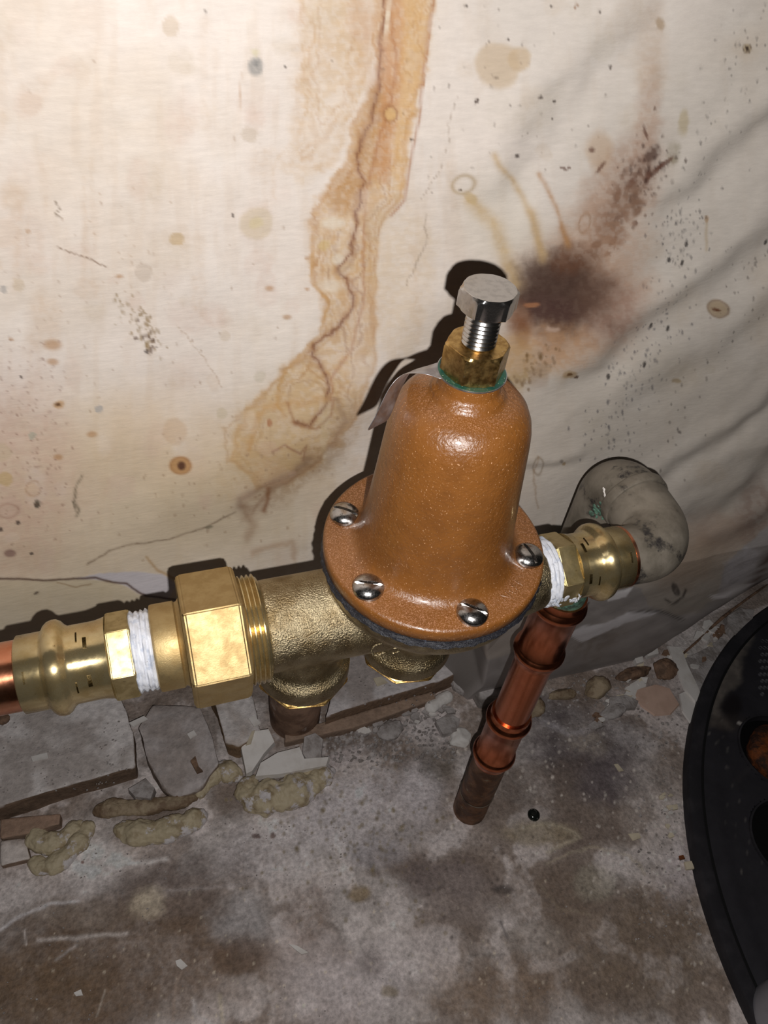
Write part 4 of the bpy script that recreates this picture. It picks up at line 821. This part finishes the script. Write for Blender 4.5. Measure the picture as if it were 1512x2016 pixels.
rock('rubble_piece', 1305, 1322, .016, .013, .012, MT['brown'], 'round brown crumbly piece at the right end of the wall foot ridge', 14, .1)
rock('rubble_piece', 1210, 1402, .020, .008, .006, MT['chip_grey'], 'low grey rubble piece below the tan chunk', 15, .2)
rock('rubble_piece', 770, 1440, .016, .011, .007, MT['chip_grey'], 'low grey plaster lump in front of the middle ledge stone', 16, .2)
rock('rubble_piece', 905, 1455, .012, .012, .006, MT['chip'], 'whitish plaster lump left of the lower copper coupling bead', 17, .2)
rock('rubble_piece', 1290, 1215, .016, .010, .008, MT['brown'], 'brown brick crumb in the corner above the pale plaster sheet', 18, .2) if False else None
blobpath('twig', [(1330, 1300), (1370, 1265), (1430, 1210), (1512, 1150)], [.001, .0015, .0016, .0014], MT['brown'], 'thin brown splinter lying along the dark gap by the black cover', 'splinter', seed=11)
blobpath('debris_lump', [(880, 1310), (905, 1345), (925, 1360)], [.009, .012, .008], MT['chip_grey'], 'grey mortar lump left of the copper pipe behind the regulator', 'rubble', seed=12)
blobpath('debris_lump', [(840, 1400), (870, 1378), (890, 1370)], [.006, .007, .006], MT['chip'], 'curved whitish rubble piece left of the copper pipe', 'rubble', seed=13)

def chip(name, pix, z, th, M, label, cat='paint chip', tilt=(0, 0), seed=0, group=None):
    pts = [on_z(u, v, z) for u, v in pix]; cx2 = np.mean([p[0] for p in pts]); cy2 = np.mean([p[1] for p in pts]); rnd = random.Random(seed)
    bm = bmesh.new(); lo = []; hi = []
    for p in pts:
        zz = z+tilt[0]*(p[0]-cx2)+tilt[1]*(p[1]-cy2)+rnd.uniform(-.0004, .0004)
        lo.append(bm.verts.new((p[0], p[1], zz))); hi.append(bm.verts.new((cx2+(p[0]-cx2)*.95, cy2+(p[1]-cy2)*.95, zz+th)))
    n = len(pts); bm.faces.new(lo[::-1]); bm.faces.new(hi)
    for i_ in range(n): bm.faces.new((lo[i_], lo[(i_+1) % n], hi[(i_+1) % n], hi[i_]))
    return tag(from_bm(name, bm, M, None, 25), label, cat, group)
zc = ZF+.0012
C_ = chip
C_('paint_chip', [(1252, 1358), (1290, 1348), (1318, 1356), (1338, 1388), (1320, 1408), (1288, 1410), (1262, 1392), (1248, 1372)], zc+.002, .002, MT['chip_pink'], 'large pink plaster flake on the floor left of the black cover', seed=1)
C_('paint_chip', [(1312, 1272), (1338, 1274), (1352, 1310), (1372, 1352), (1382, 1378), (1368, 1386), (1345, 1358), (1330, 1320)], zc+.003, .003, MT['chip'], 'long white paint strip beside the black cover', seed=2)
C_('paint_chip', [(1340, 1300), (1380, 1282), (1420, 1256), (1440, 1262), (1420, 1310), (1398, 1350), (1374, 1372), (1352, 1330)], zc+.0005, .0028, MT['chip_grey'], 'largest pale grey plaster sheet beside the black cover', seed=3)
C_('paint_chip', [(1336, 1366), (1360, 1356), (1384, 1382), (1374, 1420), (1362, 1430), (1342, 1402)], zc+.002, .002, MT['chip'], 'white paint flake tucked under the edge of the black cover', seed=4)
C_('plaster_piece', [(1424, 1222), (1450, 1205), (1480, 1210), (1470, 1250), (1440, 1262), (1426, 1244)], zc+.002, .010, MT['chip_grey'], 'white crumbly plaster piece at the top of the black cover', 'rubble', seed=5)
C_('plaster_piece', [(1266, 1284), (1290, 1276), (1294, 1292), (1272, 1298)], zc+.002, .006, MT['chip'], 'small white square plaster piece at the wall foot', 'rubble', seed=6)
C_('plaster_piece', [(1246, 1302), (1262, 1296), (1264, 1308), (1250, 1312)], zc+.002, .006, MT['chip'], 'smallest white plaster crumb left of the square piece at the wall foot', 'rubble', seed=7)
C_('plaster_piece', [(1196, 1376), (1230, 1372), (1256, 1384), (1250, 1398), (1214, 1400), (1196, 1390)], zc, .005, MT['chip_grey'], 'flat grey rubble piece left of the pink flake', 'rubble', seed=8)
C_('plaster_piece', [(1238, 1350), (1256, 1340), (1262, 1372), (1248, 1380), (1228, 1368)], zc, .004, MT['chip'], 'white plaster flake touching the left side of the pink flake', 'rubble', seed=9)
C_('plaster_piece', [(880, 1288), (908, 1270), (930, 1272), (915, 1300), (892, 1312)], ZL+.001, .008, MT['chip_pink'], 'pinkish brick fragment on the ledge under the flange', 'rubble', seed=10)
C_('plaster_piece', [(908, 1302), (926, 1300), (934, 1318), (922, 1330), (908, 1322)], ZL-.002, .008, MT['chip_pink'], 'smaller pinkish brick fragment on the ledge just right of the first', 'rubble', seed=11)
C_('plaster_piece', [(855, 1425), (880, 1410), (905, 1420), (900, 1445), (870, 1452)], zc, .006, MT['chip_grey'], 'pale rounded plaster lump left of the lower copper coupling', 'rubble', seed=12)
C_('plaster_piece', [(474, 1480), (500, 1452), (530, 1448), (542, 1470), (520, 1490), (496, 1520), (484, 1525)], zc+.012, .008, MT['chip'], 'large white plaster shard standing behind the largest filler lump', 'rubble', (.1, .35), seed=13)
C_('plaster_piece', [(598, 1460), (620, 1452), (636, 1462), (632, 1500), (606, 1506), (594, 1490)], zc+.006, .008, MT['chip_grey'], 'grey pinkish plaster shard behind the right end of the largest filler lump', 'rubble', (-.1, .25), seed=14)
C_('plaster_piece', [(545, 1490), (590, 1478), (600, 1500), (650, 1495), (645, 1512), (590, 1522), (550, 1530), (500, 1535), (510, 1510)], zc+.011, .007, MT['chip'], 'flat white plaster crust lying over the largest filler lump', 'rubble', (0, .2), seed=15)
C_('plaster_piece', [(254, 1562), (290, 1540), (308, 1560), (300, 1582), (268, 1578)], zc+.003, .010, MT['chip_grey'], 'grey stone piece wedged below the corner of the left ledge stone', 'rubble', seed=16)
C_('paint_chip', [(488, 1414), (502, 1410), (514, 1426), (500, 1432)], ZL+.0012, .0012, MT['chip'], 'small square white chip on the ledge left of the brown pipe', seed=17)
C_('paint_chip', [(496, 1440), (502, 1438), (494, 1465), (484, 1468)], ZL+.0012, .0012, MT['chip_cream'], 'narrow cream chip on the ledge below the square white one', seed=18)
C_('paint_chip', [(254, 1424), (284, 1410), (292, 1416), (262, 1432)], ZL+.0012, .0012, MT['chip'], 'pale elongated chip at the left end of the middle ledge stone', seed=19)
C_('paint_chip', [(368, 1446), (382, 1438), (388, 1448), (374, 1456)], ZL-.0005, .0012, MT['chip'], 'roundish white chip in the middle of the sloping ledge stone', seed=20)
C_('paint_chip', [(60, 1490), (94, 1482), (96, 1494), (64, 1500)], ZL+.0012, .001, MT['chip'], 'flat white chip on the left ledge stone', seed=21)
C_('paint_chip', [(734, 1336), (750, 1332), (764, 1344), (742, 1352)], ZL+.0012, .001, MT['chip_cream'], 'cream chip on the ledge under the centre bronze plug', seed=22)
C_('paint_chip', [(345, 1892), (356, 1888), (370, 1902), (358, 1910), (348, 1902)], zc, .001, MT['chip'], 'lone diamond-shaped white chip on the dark floor at lower left', seed=23)
C_('paint_chip', [(145, 1955), (160, 1948), (164, 1960), (150, 1962)], zc, .001, MT['chip'], 'small white chip on the brown floor patch at far lower left', seed=24)
C_('paint_chip', [(566, 1858), (584, 1862), (608, 1876), (594, 1880)], zc, .0012, MT['chip'], 'long white sliver on the floor at lower centre', seed=25)
C_('paint_chip', [(1208, 1505), (1216, 1504), (1228, 1518), (1218, 1520)], zc, .001, MT['chip_cream'], 'cream chip on the dark floor right of the copper pipe', seed=26)
C_('paint_chip', [(1236, 1642), (1258, 1640), (1262, 1650), (1246, 1656)], zc, .001, MT['chip_cream'], 'tan chip on the floor halfway between copper pipe foot and black cover', seed=27)
C_('paint_chip', [(1346, 1698), (1360, 1696), (1366, 1712), (1350, 1714)], zc, .0025, MT['chip_cream'], 'square cream chip close to the edge of the black cover', seed=28)
C_('paint_chip', [(1322, 1586), (1332, 1584), (1334, 1594), (1324, 1596)], zc, .002, MT['chip_cream'], 'small cream chip at the middle of the black cover edge', seed=29)
C_('plaster_piece', [(375, 1500), (385, 1490), (392, 1512), (400, 1520), (388, 1524)], ZL-.006, .003, MT['brown'], 'brown chip on the sloping ledge stone', 'rubble', seed=30)
C_('paint_chip', [(1336, 1686), (1344, 1684), (1348, 1692), (1338, 1694)], zc, .002, MT['rust'], 'tiny rust-brown flake above the square cream chip', seed=31)
bm = bmesh.new(); q = on_z(1050, 1606, ZF); vs = bmesh.ops.create_icosphere(bm, subdivisions=3, radius=.0062)['verts']
for v in vs: v.co = Vector((v.co.x*1.0+q[0], v.co.y*1.0+q[1], max(v.co.z, -.003)*.6+ZF+.002))
tag(from_bm('glass_pebble', bm, MT['bead'], None, 60), 'shiny dark glassy pebble on the floor right of the pipe foot', 'pebble')
bm = bmesh.new(); q = on_z(8, 1418, ZL); vs = bmesh.ops.create_icosphere(bm, subdivisions=2, radius=.006)['verts']
for v in vs: v.co = Vector((v.co.x+q[0], v.co.y+q[1], v.co.z*.5+ZL+.002))
tag(from_bm('pebble', bm, MT['brown'], None, 60), 'brown pebble on the ledge under the copper pipe at the left edge', 'pebble')
rf = random.Random(31)
def flakes(n, pix, srange, mats, z, th, label, group, cat='paint chip', tl=.25):
    k = 0
    while k < n:
        j = rf.randrange(len(pix)-1); t = rf.random(); u0 = pix[j][0]*(1-t)+pix[j+1][0]*t+rf.gauss(0, 1)*pix[j][2]; v0 = pix[j][1]*(1-t)+pix[j+1][1]*t+rf.gauss(0, .6)*pix[j][2]
        q = on_z(u0, v0, z)
        if math.hypot(q[0]-lcx, q[1]-lcy) < lr+.012 or math.hypot(q[0]-RX, q[1]-RY) < .024: continue
        r = rf.uniform(*srange); m_ = rf.randint(4, 6); a0 = rf.uniform(0, 6); pp = [(u0+r*math.cos(a0+2*PI*i_/m_)*rf.uniform(.6, 1.3), v0+.75*r*math.sin(a0+2*PI*i_/m_)*rf.uniform(.6, 1.3)) for i_ in range(m_)]
        mk = rf.choice(mats); lab = label[j].replace('*', {'chip': 'white', 'chip_grey': 'grey', 'chip_cream': 'cream', 'brown': 'brown'}[mk])
        chip('paint_flake', pp, z+.0016, th*rf.uniform(.7, 1.6), MT[mk], lab, cat, (rf.uniform(-tl, tl), rf.uniform(-tl, tl)), rf.randint(0, 9999), lab.replace('flake', 'flakes').replace('small ', '').replace('tiny ', '')); k += 1
flakes(46, [(1150, 1420, 16), (1240, 1360, 22), (1340, 1290, 22), (1420, 1250, 14), (1440, 1240, 8)], (7, 15), ['chip', 'chip_grey', 'chip', 'chip_cream', 'brown'], ZF, .0022, ['small * plaster flake in the rubble just right of the upright copper pipe', 'small * plaster flake in the rubble around the large pink flake', 'small * plaster flake on and around the pale plaster sheet beside the black cover', 'small * plaster flake in the corner above the black cover'], 'plaster flakes along the wall foot')
flakes(24, [(700, 1440, 12), (800, 1410, 14), (880, 1400, 12)], (6, 13), ['chip', 'chip_grey', 'chip_grey'], ZF, .002, ['small * plaster flake in the gravel below the centre bronze plug', 'small * plaster flake in the gravel left of the lower copper coupling'], 'plaster flakes in front of the ledge')
flakes(16, [(1310, 1560, 12), (1340, 1640, 10), (1360, 1720, 8)], (4, 7), ['chip', 'chip_cream'], ZF, .0014, ['tiny * flake on the floor at the upper left edge of the black cover', 'tiny * flake on the floor at the lower left edge of the black cover'], 'pale flakes beside the cover')
# countless crumbs: one object
rc = random.Random(12); bm = bmesh.new()
def crumb(u_, v_, z_, s_):
    q = on_z(u_, v_, z_)
    if math.hypot(q[0]-lcx, q[1]-lcy) < lr+.004: return
    n = rc.randint(4, 6); a0 = rc.uniform(0, 6); lo = []; hi = []
    for k in range(n):
        r = s_*rc.uniform(.6, 1.2); a = a0+2*PI*k/n; x, y = q[0]+r*math.cos(a), q[1]+r*math.sin(a)*.8
        lo.append(bm.verts.new((x, y, z_))); hi.append(bm.verts.new((q[0]+(x-q[0])*.7, q[1]+(y-q[1])*.7, z_+s_*rc.uniform(.3, .9))))
    bm.faces.new(hi)
    for k in range(n): bm.faces.new((lo[k], lo[(k+1) % n], hi[(k+1) % n], hi[k]))
EXC = [(lcx, lcy, lr+.004)]
for k in range(1500):
    c = rc.choice([((600, 900), (1400, 1520), .0016), ((1060, 1370), (1330, 1480), .0019), ((1250, 1400), (1450, 1850), .0014), ((0, 1400), (1650, 2016), .0009), ((600, 900), (1400, 1500), .0022), ((150, 700), (1620, 1760), .001)])
    crumb(rc.uniform(*c[0]), rc.uniform(*c[1]), ZF, c[2]*rc.uniform(.4, 1.3))
for k in range(160): crumb(rc.uniform(0, 250), rc.uniform(1420, 1560), ZL, .001*rc.uniform(.5, 1.4))
for k in range(80): crumb(rc.uniform(600, 860), rc.uniform(1300, 1390), ZL, .0012*rc.uniform(.5, 1.4))
o = from_bm('grit', bm, MT['chip_grey'], None, 20); tag(o, 'loose grit and plaster crumbs scattered over floor and ledge', 'grit', kind='stuff')
